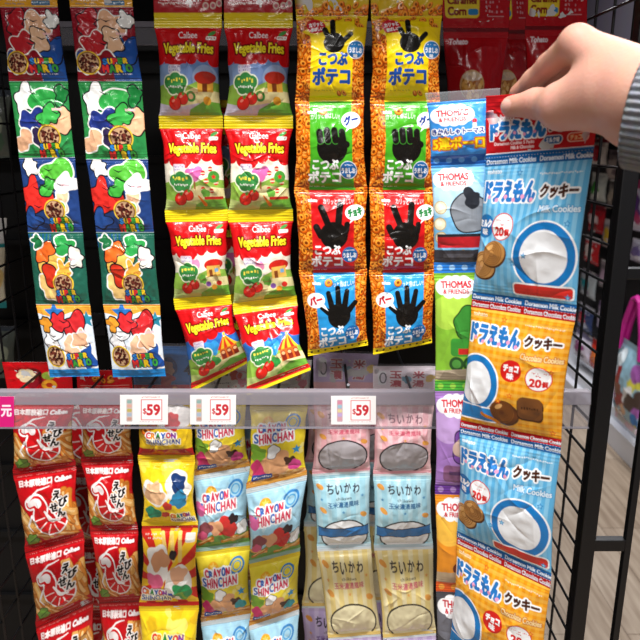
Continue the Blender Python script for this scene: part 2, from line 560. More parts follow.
LOGO4 = ['#2f7fd0', '#e8c020', '#d8302c', '#3a9a3c', '#e8c020']
def art_choco(kind):
    A = Art(62, 76, 2.0, '#ffffff', kind)
    pals = {
        1: ('#8e1826', ['#b81f2a', '#e9b48c', '#1f4fa0', '#c02830', '#ecc09a', '#27599f', '#f0f0ea', '#8a1420']),
        2: ('#2f8a48', ['#f2f2ee', '#2e9c44', '#f0bb92', '#23337a', '#3aa848', '#e9b48c', '#1c7a38', '#30264a']),
        3: ('#243f78', ['#f4f2ee', '#56b43a', '#e03028', '#f2c49c', '#3fa33a', '#ffffff', '#2a4d90', '#6cc24a']),
        4: ('#24604e', ['#f0c05a', '#2f9a4a', '#e86a28', '#f2ca7c', '#c8341e', '#e9a840', '#f3efe2', '#206a3c']),
        5: ('#dfe9f2', ['#c92a2e', '#f0c09a', '#f4f4f4', '#24509c', '#d02c30', '#eab48e', '#e89a30', '#f6f6f0']),
    }
    bg, pal = pals[kind]
    A.rect(0, 0, 62, 76, bg)
    if kind == 1:
        for j in range(9):
            for i in range(12):
                A.circ(i * 5.6 + (j % 2) * 2.8, j * 3 + 1, 0.9, '#a83040')
        A.rect(36, 40, 62, 76, '#23509a')
    if kind == 4:
        for k in range(7):
            A.rect(k * 4, 2, k * 4 + 2, 16, '#164f78')
    if kind == 5:
        A.poly([(0, 0), (62, 0), (62, 12), (40, 8), (20, 14), (0, 9)], '#e8a038')
        A.star(20, 9, 12, '#2a6fb8', 5)
        A.star(56, 16, 9, '#2a86a0', 5)
    # loose wavy patches of the pack's colours
    spots = [(16, 18, 13), (38, 22, 15), (50, 42, 13), (22, 40, 14), (40, 34, 10), (10, 58, 9), (54, 14, 8), (30, 56, 10)]
    if kind == 3:
        spots = [(12, 8, 9), (42, 14, 14), (16, 40, 16), (44, 44, 9), (30, 30, 8), (50, 26, 9), (8, 62, 10), (40, 58, 10)]
    if kind == 4:
        spots = [(24, 34, 16), (40, 14, 10), (18, 20, 9), (20, 56, 13), (22, 44, 9), (38, 40, 8), (52, 26, 9), (10, 10, 6)]
    if kind == 5:
        spots = [(42, 24, 14), (36, 44, 11), (14, 34, 11), (52, 54, 11), (24, 18, 9), (46, 36, 8), (8, 20, 7), (28, 58, 7)]
    for k, (x, y, r) in enumerate(spots):
        A.splash(x, y, r, pal[k], kind * 40 + k, out='#15151c' if k % 2 == 0 else '#f6f4ee', ow=1.5, amp=0.33, asp=0.9 + 0.3 * (k % 3) / 2, rot=k)
    for k in range(5):
        x, y = 8 + A.r.random() * 46, 8 + A.r.random() * 40
        A.line([(x, y), (x + 5, y + 2.5), (x + 9, y + 1)], [0.6, 1.3, 0.4], '#1a1420')
    lay = {1: (13, 57, 10, 26, 53, 55), 2: (38, 55, 10, 25, 62, 51), 3: (35, 53, 9.5, 27, 61, 52), 4: (36, 53, 9.5, 26, 60, 52), 5: (14, 53, 9.5, 27, 50, 55)}
    cx, cy, r, x0, y0, x1 = lay[kind]
    art_choco_tag(A, cx, cy, r)
    o = '#0e1a4a' if kind in (1, 5, 4) else '#143018'
    A.letters('SUPER', x0 + 1, y0, x1 - 3, y0 + 5.5, LOGO4, out=o, ow=0.9, bold=0.5, rot=-0.03)
    A.letters('MARIO', x0, y0 + 6.6, x1, y0 + 13.6, ['#d8302c', '#3a9a3c', '#e8c020', '#2f7fd0', '#3a9a3c'], out=o, ow=0.9, bold=0.7, rot=-0.03)
    A.text('tohato', 44, 26, 54, 29, '#f3c0c8', bold=0.15)
    if kind == 1: A.ticks(x0 + 6, y0 + 15, x1, y0 + 17, '#e8e8f0', 1)
    A.rect(0, 0, 62, 0.7, '#a8b2b8')
    if kind == 5:
        A.rect(0, 67, 62, 76, '#1f86d0')
    return A

def art_choco_header():
    A = Art(60, 48, 1.6, '#d89018')
    A.rect(0, 0, 60, 30, '#c4281e')
    A.rect(0, 38, 60, 48, '#e0a020')
    A.ticks(8, 40, 28, 43, '#f5f0dc', 1); A.ticks(6, 43.5, 26, 46, '#8090a0', 1)
    A.rect(33, 41, 52, 46, '#3f6f94', 1); A.ticks(34, 42, 51, 45, '#cfe0ea', 1)
    return A

def art_veg(kind):
    A = Art(66, 94, 2.0, '#cc1418', 30 + kind)
    W, H = 66, 94
    sky = {1: '#6e8ec0', 2: '#f2e2c0', 3: '#b7bcd0', 4: '#2f6fc0'}[kind]
    A.rect(0, 36, W, H, sky)
    # scalloped lower edge of the red field
    for k, (x, y, r) in enumerate([(2, 34, 8), (14, 38, 7), (26, 38, 8), (38, 35, 7), (50, 32, 8), (62, 36, 8)]):
        if kind in (2, 3): A.circ(x, y + 14, r + 3, '#f6ecd8')
        A.circ(x, y, r - 1 if kind != 4 else r + (k % 2) * 3 - 2, '#cc1418')
    if kind == 1:
        for x, y, r, c in [(10, 52, 12, '#8aa6d0'), (30, 50, 10, '#7e9acc'), (52, 54, 13, '#9ab0d4')]:
            A.circ(x, y, r, c)
    # meadow
    A.poly([(0, 60), (16, 56), (34, 60), (50, 54), (66, 58), (66, 94), (0, 94)], '#8fb84a')
    A.poly([(20, 70), (40, 62), (66, 66), (66, 90), (10, 90)], '#e8dca0')
    A.poly([(0, 76), (20, 80), (44, 76), (66, 80), (66, 94), (0, 94)], '#c8c0d0' if kind == 1 else '#b8c878')
    A.poly([(34, 82), (50, 74), (66, 76), (66, 92), (30, 92)], '#6ea83c')
    # right-hand picture
    if kind == 1:
        A.rect(44, 52, 60, 66, '#eeb040'); A.ell(52, 53, 11, 6, '#b83020'); A.rect(49, 58, 54, 66, '#7a3a18')
        A.circ(36, 70, 5, '#3a8a3a'); A.circ(36, 70, 2.6, '#eec090'); A.circ(53, 74, 4, '#e0a030')
    elif kind == 2:
        for x, y, r in [(34, 52, 7), (40, 48, 5), (30, 50, 5)]: A.circ(x, y, r, '#d86aa8')
        A.rect(34, 58, 36, 66, '#a06a3a')
        for x, y in [(45, 50), (53, 46), (48, 58), (44, 66), (58, 60), (53, 68)]:
            A.circ(x, y, 2.5, '#d83028'); A.rect(x - 2.5, y - .4, x + 2.5, y + .8, '#f6e0c0')
        A.circ(56, 54, 6, '#4a9a3a'); A.star(56, 54, 3, '#d83028')
        A.line([(44, 82), (38, 73)], [4, 1.5], '#e8781e'); A.splash(46, 70, 4.5, '#6aae40', 3)
        A.rect(44, 74, 64, 77, '#c02820', 1)
    elif kind == 3:
        A.ell(52, 51, 11, 6, '#c8281e'); A.rect(44, 52, 60, 64, '#e8b858'); A.rect(47, 56, 51, 64, '#8a4a20'); A.rect(54, 55, 58, 59, '#7ab0d8')
        A.splash(30, 50, 6, '#e88ab0', 4); A.splash(38, 66, 5, '#6aae40', 5); A.circ(44, 72, 3, '#8a5ab0'); A.circ(50, 76, 3, '#e8a030'); A.circ(56, 72, 3, '#d83028')
    else:
        A.splash(36, 52, 8, '#3a9adc', 4, amp=.3)
        for k in range(6):
            x0 = 40 + k * 4
            A.poly([(52, 40), (x0, 58), (x0 + 4, 58)], ['#e83a20', '#f4c832'][k % 2])
        A.circ(52, 40, 1.6, '#f4c832')
        A.rect(42, 58, 62, 72, '#d86a28')
        for k in range(3): A.rect(43 + k * 7, 60, 48 + k * 7, 72, '#8a2a18', 2); A.circ(45.5 + k * 7, 63, 2, '#f0b880')
        A.splash(34, 70, 6, '#3aa048', 8)
    # small caption, green cloud badge, tomatoes
    A.rect(12, 41, 26, 49, '#e8e0ee', 2, al=.8); A.ticks(13, 42, 25, 48.5, '#a090b8', 2)
    for x, y, r in [(13, 57, 6), (20, 55, 7), (27, 57, 6), (17, 62, 6), (24, 62, 6)]: A.circ(x, y, r + 1.3, '#f2f6d8')
    for x, y, r in [(13, 57, 6), (20, 55, 7), (27, 57, 6), (17, 62, 6), (24, 62, 6)]: A.circ(x, y, r, '#3c8a44')
    A.ticks(11, 53, 29, 59, '#f4e050', 1, fill=1); A.ticks(12, 60, 28, 64, '#f4f4e8', 1, fill=1)
    for x, y, r in [(27, 72, 5.4), (18, 76, 6.2)]:
        A.circ(x, y, r + .6, '#8a1410'); A.circ(x, y, r, '#dc2a1e'); A.ell(x - 1.5, y - 2, 2, 1.2, '#f68a78', -.5)
        A.star(x + 1, y - r + 1, 2.4, '#4a9a3a')
    A.ticks(34, 66, 44, 68, '#a03040', 1)
    A.text('Calbee', 24, 10.5, 43, 16.5, '#ffffff', bold=0.12)
    A.rect(52, 14.5, 62, 18, '#f6f6f0', 1); A.ell(57, 12, 4, 1.8, '#4a9a4a', -.5); A.ticks(53, 15, 61, 17.4, '#c03028', 1)
    A.text('Vegetable Fries', 8, 21.5, 60, 33.5, '#f6e62a', out='#7a0a0c', ow=1.5, bold=0.42, arc=0.8)
    A.rect(0, 0, W, 6.5, '#ead21c'); A.rect(0, 87.5, W, H, '#ead21c')
    if kind == 4:
        A.rect(0, 84, W, H, '#c8201c'); A.ticks(36, 85.5, 62, 88, '#f4d8d0', 1); A.rect(0, 90, W, H, '#d8c81c')
    return A

def art_veg_header():
    A = Art(66, 50, 1.6, '#a81c24')
    A.rect(0, 43, 66, 50, '#dcc41c')
    A.text('4', 31, 29, 37, 38, '#ffffff', bold=.5)
    A.ticks(6, 26, 28, 29, '#f2e6e0', 1); A.ticks(5, 31, 30, 37, '#f6f0ec', 2, fill=1); A.ticks(38, 31, 46, 37, '#f6f0ec', 1, fill=1)
    for x, y in [(51, 30), (58, 29), (50, 37), (57, 37), (63, 35)]: A.circ(x, y, 3, '#d8c4b4'); A.circ(x, y, 1.8, '#b8606a')
    return A

def hand_sign(A, cx, cy, k, kind):
    """A plain black hand sign: stone, scissors or paper."""
    b = '#15120f'
    if kind == 'stone':
        A.ell(cx, cy + 4 * k, 11.5 * k, 11 * k, b)
        for i in range(4):
            x = cx - 9.5 * k + i * 5.6 * k
            A.line([(x, cy - 8 * k + abs(i - 1.5) * k), (x + .8 * k, cy - 1 * k)], 5.6 * k, '#e8e0c8' if 0 else '#3a8a2a')
            A.line([(x, cy - 8 * k + abs(i - 1.5) * k), (x + .8 * k, cy - 1 * k)], 4.8 * k, b)
        A.line([(cx + 11 * k, cy + 2 * k), (cx + 5 * k, cy - 1 * k)], 4.6 * k, b)
    elif kind == 'scissors':
        A.ell(cx, cy + 5 * k, 10.5 * k, 10 * k, b)
        A.line([(cx - 3 * k, cy), (cx - 9 * k, cy - 15 * k)], 5 * k, b)
        A.line([(cx + 3 * k, cy), (cx + 5 * k, cy - 17 * k)], 5 * k, b)
        A.line([(cx - 10 * k, cy + 5 * k), (cx - 13 * k, cy - 1 * k)], 5 * k, b)
        A.line([(cx + 9 * k, cy + 2 * k), (cx + 10 * k, cy - 3 * k)], 4.4 * k, b)
    elif kind == 'paper':
        A.ell(cx, cy + 5 * k, 10.5 * k, 10.5 * k, b)
        for dx, dy, x0 in [(-15, -3, -7), (-8.5, -14, -5), (0, -18, 0), (8, -15, 4), (15, -5, 7)]:
            A.line([(cx + x0 * k, cy + 3 * k), (cx + dx * k, cy + dy * k)], [6 * k, 4.4 * k], b)
    else:
        A.ell(cx, cy + 4 * k, 10 * k, 9 * k, b)
        A.line([(cx - 5 * k, cy), (cx - 9 * k, cy - 8 * k)], 5 * k, b)
        A.line([(cx - 1 * k, cy), (cx - 2 * k, cy - 15 * k)], 5 * k, b)
        A.line([(cx + 7 * k, cy + 4 * k), (cx + 15 * k, cy - 4 * k)], 4.6 * k, b)

def art_rings(kind):
    A = Art(72, 85, 2.0, '#d87418', 60 + kind)
    bgc = {1: '#f2d410', 2: '#46a422', 3: '#cc1a1c', 4: '#2a92d2'}[kind]
    if kind == 1:
        A.rect(0, 0, 72, 18, '#e6c418'); A.rings(2, 2, 70, 12, 26, 2.8)
    A.rings(0, 6 if kind == 1 else -2, 17, 88, 140, 3.5)
    A.rings(55, 20 if kind == 1 else -2, 72, 88, 130, 3.5)
    A.rect(15, 0 if kind > 1 else 6, 59, 85, bgc)
    if kind == 1:
        A.poly([(6, 16), (18, 10), (72, 12), (72, 30), (58, 32), (18, 40), (14, 20)], bgc)
        A.splash(20, 11, 7, '#c81e28', 3, amp=.1, asp=1.35); A.text('カリッと', 13, 7, 27, 11, '#ffffff', bold=.25, rot=-.15); A.text('香ばしい!', 15, 12, 28, 15.5, '#ffffff', bold=.25, rot=-.15)
        hand_sign(A, 39, 23, 1.1, 'point')
        A.text('こつぶ', 24, 37, 53, 49, '#1c4c9e', bold=.9)
        A.text('ポテコ', 18, 52, 56, 68, '#1c4c9e', bold=1.0)
        A.ticks(20, 73, 40, 75, '#a08a10', 1)
        A.circ(62, 34, 9, '#ffffff'); A.circ(62, 34, 8.4, '#2a78b8'); A.text('うましお', 55, 32, 69, 37, '#ffffff', bold=.3); A.text('味', 60, 38.5, 64, 42, '#ffffff', bold=.2); A.ticks(57, 28.5, 67, 30.5, '#ffffff', 1)
        A.rings(40, 76, 52, 80, 2, 3.4)
    else:
        hk = {2: 'stone', 3: 'scissors', 4: 'paper'}[kind]
        A.text('カリッと香ばしい!', 16, 12, 46, 17.5, '#ffffff', bold=.12, arc=1.4) if kind == 2 else A.text('カリッと香ばしい!', 28, 8, 58, 13.5, '#ffffff', bold=.12, arc=-.8)
        A.text('tohato', 13, 8.5, 22, 11.5, '#ffffff', bold=.2)
        A.rings(29, 9, 31, 10, 1, 3.6) if kind != 3 else None
        hand_sign(A, 38 + (kind == 4) * 2, 38, 1.38 if kind != 4 else 1.25, hk)
        bx, by = {2: (58, 18), 3: (60, 22), 4: (15, 27)}[kind]
        A.ell(bx, by, 10, 7.6, '#ffffff', -.1); A.poly([(bx - 3 if kind != 4 else bx + 4, by + 5), (bx + 3 if kind != 4 else bx + 9, by + 4), (bx - 6 if kind != 4 else bx + 13, by + 11)], '#ffffff')
        A.text({2: 'グー', 3: 'チョキ', 4: 'パー'}[kind], bx - 7, by - 4, bx + 7, by + 3.6, {2: '#16398a', 3: '#1e7a3a', 4: '#c8202c'}[kind], bold=.7, rot=-.2)
        A.text('こつぶ', 18, 55, 44, 64, '#ffffff', bold=.55)
        A.text('ポテコ', 14, 66, 46, 77, '#ffffff', bold=.6)
        A.circ(54, 65, 8.8, '#ffffff' if kind == 2 else bgc); A.circ(54, 65, 8.2, '#1f66a8'); A.text('うましお', 47, 63, 61, 68, '#ffffff', bold=.3); A.text('味', 52.3, 69, 56, 72.4, '#ffffff', bold=.2); A.ticks(49, 59.5, 59, 61.5, '#ffffff', 1)
        A.ticks(15, 80.5, 30, 82, '#e8e8e0', 1)
    nxt = {1: '#46a422', 2: '#cc1a1c', 3: '#2a92d2', 4: '#f2d41a'}[kind]
    A.rect(16, 82.5, 60, 85, bgc if kind < 4 else nxt)
    if kind == 4:
        A.rect(0, 78, 72, 85, '#f2d41a')
        for k in range(9): A.rect(4 + k * 8, 80, 6.4 + k * 8, 82.4, '#15120f', 1)
    return A

def art_rings_header():
    A = Art(72, 48, 1.6, '#d2b01c')
    A.rect(0, 0, 72, 30, '#e0c020')
    A.ticks(5, 27, 30, 31, '#e8e4d0', 1, fill=1); A.ticks(5, 32, 40, 34, '#8a7a30', 1)
    A.text('ポテコ', 40, 26, 58, 33, '#234a86', bold=.6); A.circ(65, 28, 5, '#2a66a0'); A.text('味', 62.6, 25.6, 67.4, 30.4, '#ffffff')
    A.rings(0, 38, 72, 48, 40, 3)
    return A

def art_caramel():
    A = Art(66, 125, 1.6, '#a81019', 5)
    A.rect(0, 0, 66, 4, '#6a0c14')
    A.text('Tohato', 6, 10, 24, 15, '#e8d8dc', bold=.3, shear=.35)
    for x, c in ((14, 0), (52, 0)): A.line([(x, 60), (x - 4, 110)], .5, '#a83038')
    A.circ(27, 52, 14, '#c9a070'); A.circ(27, 53, 12.6, '#a86a30')
    for k in range(50):
        a, d = A.r.random() * 2 * pi, 11.6 * math.sqrt(A.r.random())
        A.ell(27 + d * math.cos(a), 53 + d * math.sin(a), 2.6, 1.9, ['#c88a3a', '#dba458', '#a8622a', '#e8bc78'][k % 4], A.r.random() * 3)
    A.ell(27, 44, 11, 4, '#d8d0c0', al=.55)
    A.rect(0, 108, 66, 125, '#7a0c14')
    return A

def art_caramel_header():
    A = Art(66, 40, 1.6, '#a81019')
    A.rect(3, 4, 36, 30, '#d8c030', 4)
    A.text('Caramel', 6, 9, 33, 16, '#7a1c14', bold=.5); A.text('Corn', 6, 19, 23, 27, '#7a1c14', bold=.6); A.rect(25, 21, 35, 27, '#2a7ab0', 2)
    A.ticks(42, 8, 60, 26, '#c09098', 4, fill=.4); A.rect(44, 28, 60, 28.6, '#c8a0a4')
    return A

RAIL_SKY = {0: ('#4a9ade', '#78b8ec'), 1: ('#7fc2ec', '#b8e0f6'), 2: ('#8cc63c', '#b4dc50'), 3: ('#a87cc4', '#c8a4dc'), 4: ('#f0982a', '#f8c04a'), 5: ('#4a4a50', '#707078')}
def cloud_plaque(A, x0, y0, x1, y1):
    w, h = x1 - x0, y1 - y0
    for fx, fy, r in [(.12, .5, .42), (.3, .3, .42), (.5, .26, .4), (.72, .3, .42), (.88, .5, .42), (.3, .72, .4), (.55, .76, .38), (.74, .7, .4)]:
        A.circ(x0 + fx * w, y0 + fy * h, r * h, '#fbfbfb')
    A.rect(x0 + .1 * w, y0 + .15 * h, x1 - .1 * w, y1 - .15 * h, '#fbfbfb')
    A.text('THOMAS', x0 + .08 * w, y0 + .18 * h, x1 - .08 * w, y0 + .54 * h, '#cc2030', bold=.45)
    A.text('& FRIENDS', x0 + .14 * w, y0 + .62 * h, x1 - .14 * w, y0 + .86 * h, '#cc2030', bold=.3)

def art_engine(kind):
    H = {0: 68, 1: 106, 2: 118, 3: 102, 4: 98, 5: 90}[kind]
    A = Art(62, H, 2.0, RAIL_SKY[kind][0], 80 + kind)
    lo = RAIL_SKY[kind][1]
    band = {0: '#1f5fb4', 1: '#2a76c8', 2: '#4aa83a', 3: '#6a3a94', 4: '#e05a20', 5: '#2e2e34'}[kind]
    if kind == 0:
        A.rect(0, 0, 62, 68, '#3f93e0')
        cloud_plaque(A, 5, 6, 42, 24)
        A.text('きかんしゃトーマス', 3, 29, 54, 35, '#16398a', out='#ffffff', ow=.9, bold=.45)
        A.text('5連ボーロ', 3, 38, 54, 51, '#f8d21e', out='#d06a10', ow=1.3, bold=.45)
        A.circ(45, 22, 2.4, '#e03030'); A.rect(43, 24, 47, 29, '#f4f4f4', 1)
    else:
        A.circ(12, H * .32, 16, lo); A.circ(34, H * .28, 18, lo); A.circ(52, H * .36, 16, lo)
        cloud_plaque(A, 4, 5, 40, 22)
        # plain countryside: hills, a track and puffs
        y = H * .55
        if kind == 1:
            for cx, cy in [(8, 40), (7, 56), (8, 70), (30, 88)]: A.circ(cx, cy, 6.4, '#c8a860'); A.circ(cx, cy, 5.6, '#f6eccb'); A.circ(cx - 1, cy - 1, 3, '#fdf6e2')
            A.splash(38, 46, 19, '#8e949c', 3, out='#2a2a30', ow=1.4, amp=.08); A.splash(40, 32, 9, '#2c2f36', 9, amp=.2)
            A.rect(4, 68, 62, 80, '#b8242a'); A.rect(4, 66, 62, 69, '#2a2a30'); A.rect(0, 82, 62, 96, '#3c3a40'); A.rect(10, 86, 40, 90, '#5a5a62')
        elif kind == 2:
            A.splash(36, 48, 16, '#3c8a34', 5, out='#24401e', ow=1.2, amp=.12); A.rect(16, 62, 62, 80, '#3f9a38', 4); A.rect(24, 72, 62, 78, '#cc2c28')
            for cx in (22, 36, 50): A.circ(cx, 88, 7.5, '#2a5a2a'); A.circ(cx, 88, 4.6, '#58a848')
            A.poly([(0, 96), (62, 90), (62, 106), (0, 106)], '#b8a890')
        elif kind == 3:
            A.splash(34, 50, 17, '#7a4a9c', 7, out='#3a2250', ow=1.2, amp=.14); A.splash(28, 52, 10, '#d8b8a8', 8, amp=.12); A.rect(8, 70, 62, 88, '#8a5a80', 5); A.rect(14, 76, 62, 80, '#5c3a68')
        elif kind == 4:
            A.rect(22, 36, 62, 66, '#c8481e', 3); A.rect(28, 42, 38, 54, '#3a2018', 2); A.rect(43, 42, 53, 54, '#3a2018', 2); A.rect(20, 58, 62, 62, '#f0c040')
            for cx in (24, 40, 56): A.circ(cx, 70, 7, '#6a2a18'); A.circ(cx, 70, 4, '#b85a30')
            A.poly([(0, 76), (62, 70), (62, 88), (0, 88)], '#c0a888')
        else:
            A.rect(18, 40, 62, 80, '#8a8a92', 5)
    A.rect(0, H - 11, 62, H, band)
    for k in range(5):
        A.circ(6 + k * 12.5, H - 5.5, 3, lo, al=.55)
    if kind: A.rect(0, 0, 62, 2.5, RAIL_SKY[kind - 1][0] if kind == 1 else RAIL_SKY[kind][0])
    return A

def cookie(A, x, y, r, c='#b87838', rot=0.0):
    A.ell(x + 1, y + 1.4, r * 1.03, r * .92, '#5a3414', rot)
    A.ell(x, y, r, r * .88, c, rot)
    for k in range(5):
        A.ring(x - r * .1, y, r * (.25 + .14 * k), .8, '#8a5422')
    A.ell(x - r * .35, y - r * .4, r * .3, r * .16, '#dca866', -.6)

def art_cookie(kind, seed=0):
    """kind 'milk' or 'choco'."""
    W, H = 108, 142
    A = Art(W, H, 2.0, '#ffffff', 100 + seed)
    milk = kind == 'milk'
    c1, c2, c3 = ('#8ccdee', '#62b4e2', '#b0e0f6') if milk else ('#f8ae2a', '#f09a1a', '#fcc85a')
    A.rect(0, 0, W, H, c1)
    for k in range(15):
        A.rect(k * 7.4, 0, k * 7.4 + 3.7, H, c2)
    if not milk:
        for j in range(20):
            A.rect(0, j * 7.4, W, j * 7.4 + 3.7, c3, al=.45)
    else:
        A.rect(0, 96, W, H, '#7ac0e8', al=.4)
    A.text('tohato', 4, 12, 20, 16, '#f0f6fa' if milk else '#fbe6c0', bold=.3)
    # title
    A.text('ドラえもん', 4, 24, 60, 42, '#2a7cc8', out='#ffffff', ow=1.8, bold=1.3, rot=.02)
    for k in range(6):
        A.circ(10 + k * 9.5, 38 + 3 * (k % 2), 2.0, '#f0a0c0')
    A.ticks(62, 17, 102, 20, '#f8fafa' if milk else '#fff0d0', 1, fill=1)
    A.text('クッキー', 66, 28, 101, 39, '#4a2414', out='#ffffff', ow=1.7, bold=.75)
    A.text('Milk Cookies' if milk else 'Chocolate Cookies', 64 if not milk else 68, 46, 105, 52, '#e8f6fc' if milk else '#f6dca0', out='#4a9ad0' if milk else '#c86a20', ow=.7, bold=.25)
    # badges
    bx, by = (9, 66) if milk else (56, 66)
    A.circ(bx, by, 11.5, '#1f78bc' if milk else '#d8231f')
    A.text('ミルク' if milk else 'チョコ', bx - 8, by - 6, bx + 8, by + .6, '#ffffff', bold=.6)
    A.text('味', bx - 3.4, by + 2.4, bx + 3.4, by + 8.6, '#ffffff', bold=.4)
    wx, wy = (31, 66) if milk else (85, 70)
    A.circ(wx, wy, 13, '#e03a30'); A.circ(wx, wy, 12, '#ffffff')
    A.text('20', wx - 8, wy + .5, wx + 3, wy + 8.5, '#d8231f', bold=.6); A.text('個', wx + 4, wy + 2, wx + 9, wy + 8, '#d8231f', bold=.4)
    A.ticks(wx - 8, wy - 7, wx + 8, wy - 4.6, '#d8231f', 1); A.ticks(wx - 2.5, wy - 4, wx + 2.5, wy - .4, '#d8231f', 1, fill=1)
    # plain badge where the pack's picture is
    if milk:
        A.ell(76, 92, 31, 33, '#ffffff'); A.ell(76, 92, 29.4, 31.4, '#1f7cc4'); A.ell(76, 92, 22.5, 24.5, '#f6f8fa')
        A.rect(46, 118, 106, 131, '#ffffff', 4); A.rect(47.5, 119.5, 104.5, 129.5, '#d8342c', 3)
        cookie(A, 12, 104, 15, '#cd9858', .4); cookie(A, 24, 92, 14, '#c48c4c', -.3)
    else:
        A.ell(17, 86, 28, 32, '#ffffff'); A.ell(17, 86, 26.4, 30.4, '#1f7cc4'); A.ell(17, 86, 19.5, 23.5, '#f6f8fa')
        A.rect(-4, 110, 44, 128, '#ffffff', 3); A.rect(-4, 111.5, 42.5, 126.5, '#2a86cc', 2)
        cookie(A, 52, 112, 15, '#6a3a1a', .3)
        A.rect(66, 92, 92, 118, '#4a2812', 6); A.rect(66.6, 91, 91, 116, '#7c4c26', 6); A.ticks(70, 101, 88, 106, '#4a2812', 1, fill=1)
        A.line([(28, 118), (46, 126)], 4, '#e88a18')
    for k in range(5):
        A.star([40, 46, 96, 58, 100][k], [16, 100, 62, 92, 128][k], 3.4, ('#2f86c6' if milk else '#e8501e'))
        A.star([40, 46, 96, 58, 100][k], [16, 100, 62, 92, 128][k], 1.9, c1)
    # seam bands
    def band(y0, y1, blue):
        A.rect(0, y0, W, y1, '#1c62a4' if blue else '#c01820')
        for k in range(2):
            A.text('Doraemon Milk Cookies' if blue else 'Doraemon Chocolate Cookies', 2 + k * 56, y0 + (y1 - y0) * .28, 54 + k * 56, y0 + (y1 - y0) * .78, '#e6eef6', bold=.25)
    band(0, 8.5, milk); band(H - 8.5, H, milk)
    for k in range(36):
        A.rect(k * 3 + .8, 0, k * 3 + 1.8, .7, '#f4f4f4')
    return A

def art_cookie_header():
    A = Art(110, 58, 2.0, '#c41c22', 9)
    for k in range(5): A.rect(0, 3 + k * 3.4, 110, 4 + k * 3.4, '#9a1018')
    A.text('tohato', 8, 19, 30, 24, '#f8eef0', bold=.5)
    A.text('ドラえもん', 6, 25, 62, 41, '#2a7cc8', out='#ffffff', ow=1.6, bold=1.4)
    for k in range(5): A.circ(12 + k * 10, 36 + 2 * (k % 2), 1.6, '#f0a0c0')
    A.text('クッキー', 66, 25, 100, 37, '#4a2414', out='#f4e4e0', ow=1.2, bold=.8)
    A.text('Doraemon Cookies 5 Packs', 10, 44, 52, 47, '#f6d8d8', bold=.15); A.text('Milk & Chocolate', 28, 48.4, 52, 51.4, '#f6d8d8', bold=.15)
    A.rect(61, 41, 80, 50, '#e8f0f6', 4); A.rect(61.8, 41.8, 79.2, 49.2, '#1f5f9c', 3.6); A.text('ミルク味', 64, 43, 77, 48, '#ffffff', bold=.2)
    A.rect(84, 40, 104, 49, '#f6d8c8', 4); A.rect(84.8, 40.8, 103.2, 48.2, '#d84a2a', 3.6); A.text('チョコ味', 87, 42, 101, 47, '#ffe8b0', bold=.2)
    A.rect(0, 54, 110, 55, '#e8e8f0')
    A.rect(0, 55, 110, 58, '#1c62a4')
    return A

def art_prawn(seed=0, head=False):
    A = Art(62, 78, 2.0, '#be1018', 140 + seed)
    A.fries(3, 40, 14, 64, 8, w=6.5, L=24, rot=.8)
    A.fries(46, 26, 60, 66, 11, w=6.5, L=26, rot=1.25)
    A.fries(18, 62, 50, 68, 4, w=6, L=22, rot=.3)
    A.poly([(0, 0), (62, 0), (62, 18), (40, 16), (20, 22), (0, 26)], '#c8141c')
    A.rect(2, 7, 60, 14, '#b01018')
    A.text('日本原裝進口', 5, 7.5, 38, 13, '#f6e8e4', bold=.35)
    A.text('Calbee', 41, 8.5, 57, 12.5, '#f8f0f0', bold=.4)
    A.ticks(4, 3, 60, 5, '#e08a86', 1)
    # prawn curled round on itself
    ctl = [(14, 29), (21, 27), (26, 33), (25, 42), (28, 52), (37, 57), (45, 53), (46, 46), (42, 41)]
    tt = np.linspace(0, len(ctl) - 1.001, 60)
    pts = []
    for u in tt:
        k = int(u); f = u - k
        p = [np.array(ctl[min(max(k + d, 0), len(ctl) - 1)], dtype=float) for d in (-1, 0, 1, 2)]
        pts.append(tuple(.5 * (2 * p[1] + (p[2] - p[0]) * f + (2 * p[0] - 5 * p[1] + 4 * p[2] - p[3]) * f * f + (3 * p[1] - p[0] - 3 * p[2] + p[3]) * f ** 3)))
    wd = [4 + 9.5 * math.sin(pi * min(1, (k + 8) / 66)) ** .8 for k in range(60)]
    A.line(pts, [w + 3.2 for w in wd], '#f7f3f1')
    A.line(pts, wd, '#d0181e')
    A.line([(x, y) for x, y in pts[:12]], [w * .6 for w in wd[:12]], '#efe6e4')
    A.line([(30, 38), (36, 48), (44, 50)], [2, 4, 2], '#f7f3f1')
    for k in range(24, 58, 5):
        (x0, y0), (x1, y1) = pts[k], pts[min(k + 1, 59)]
        dx, dy = x1 - x0, y1 - y0
        L = math.hypot(dx, dy) + 1e-6
        A.line([(x0 - dy / L * wd[k] * .48, y0 + dx / L * wd[k] * .48), (x0 + dy / L * wd[k] * .3, y0 - dx / L * wd[k] * .3)], 1.2, '#f8e2de')
    A.line([(12, 26), (24, 17), (36, 15)], [2.6, 1.6, .8], '#f7f3f1'); A.line([(16, 40), (10, 50), (14, 56)], [2.5, 2, 1], '#f7f3f1')
    # brush lettering
    for t, x, y in (('え', 40, 20), ('び', 46, 28), ('せ', 36, 32), ('ん', 43, 38)):
        A.text(t, x, y, x + 8, y + 8.4, '#16100e', out='#f6f0ec', ow=1.2, bold=.6)
    A.splash(11, 66, 6, '#6f9a3c', 5, out='#2e4a1a', ow=.8, amp=.25, asp=1.2); A.line([(8, 68), (17, 63)], .8, '#2e4a1a')
    A.rect(30, 68, 44, 70, '#d8a0a0', .5, al=.7); A.star(36, 66, 2.2, '#e86a60')
    A.rect(0, 0, 62, 2, '#8a0c12'); A.rect(0, 72, 62, 78, '#a80e16')
    A.ticks(6, 74, 56, 75.2, '#d88a86', 1)
    return A

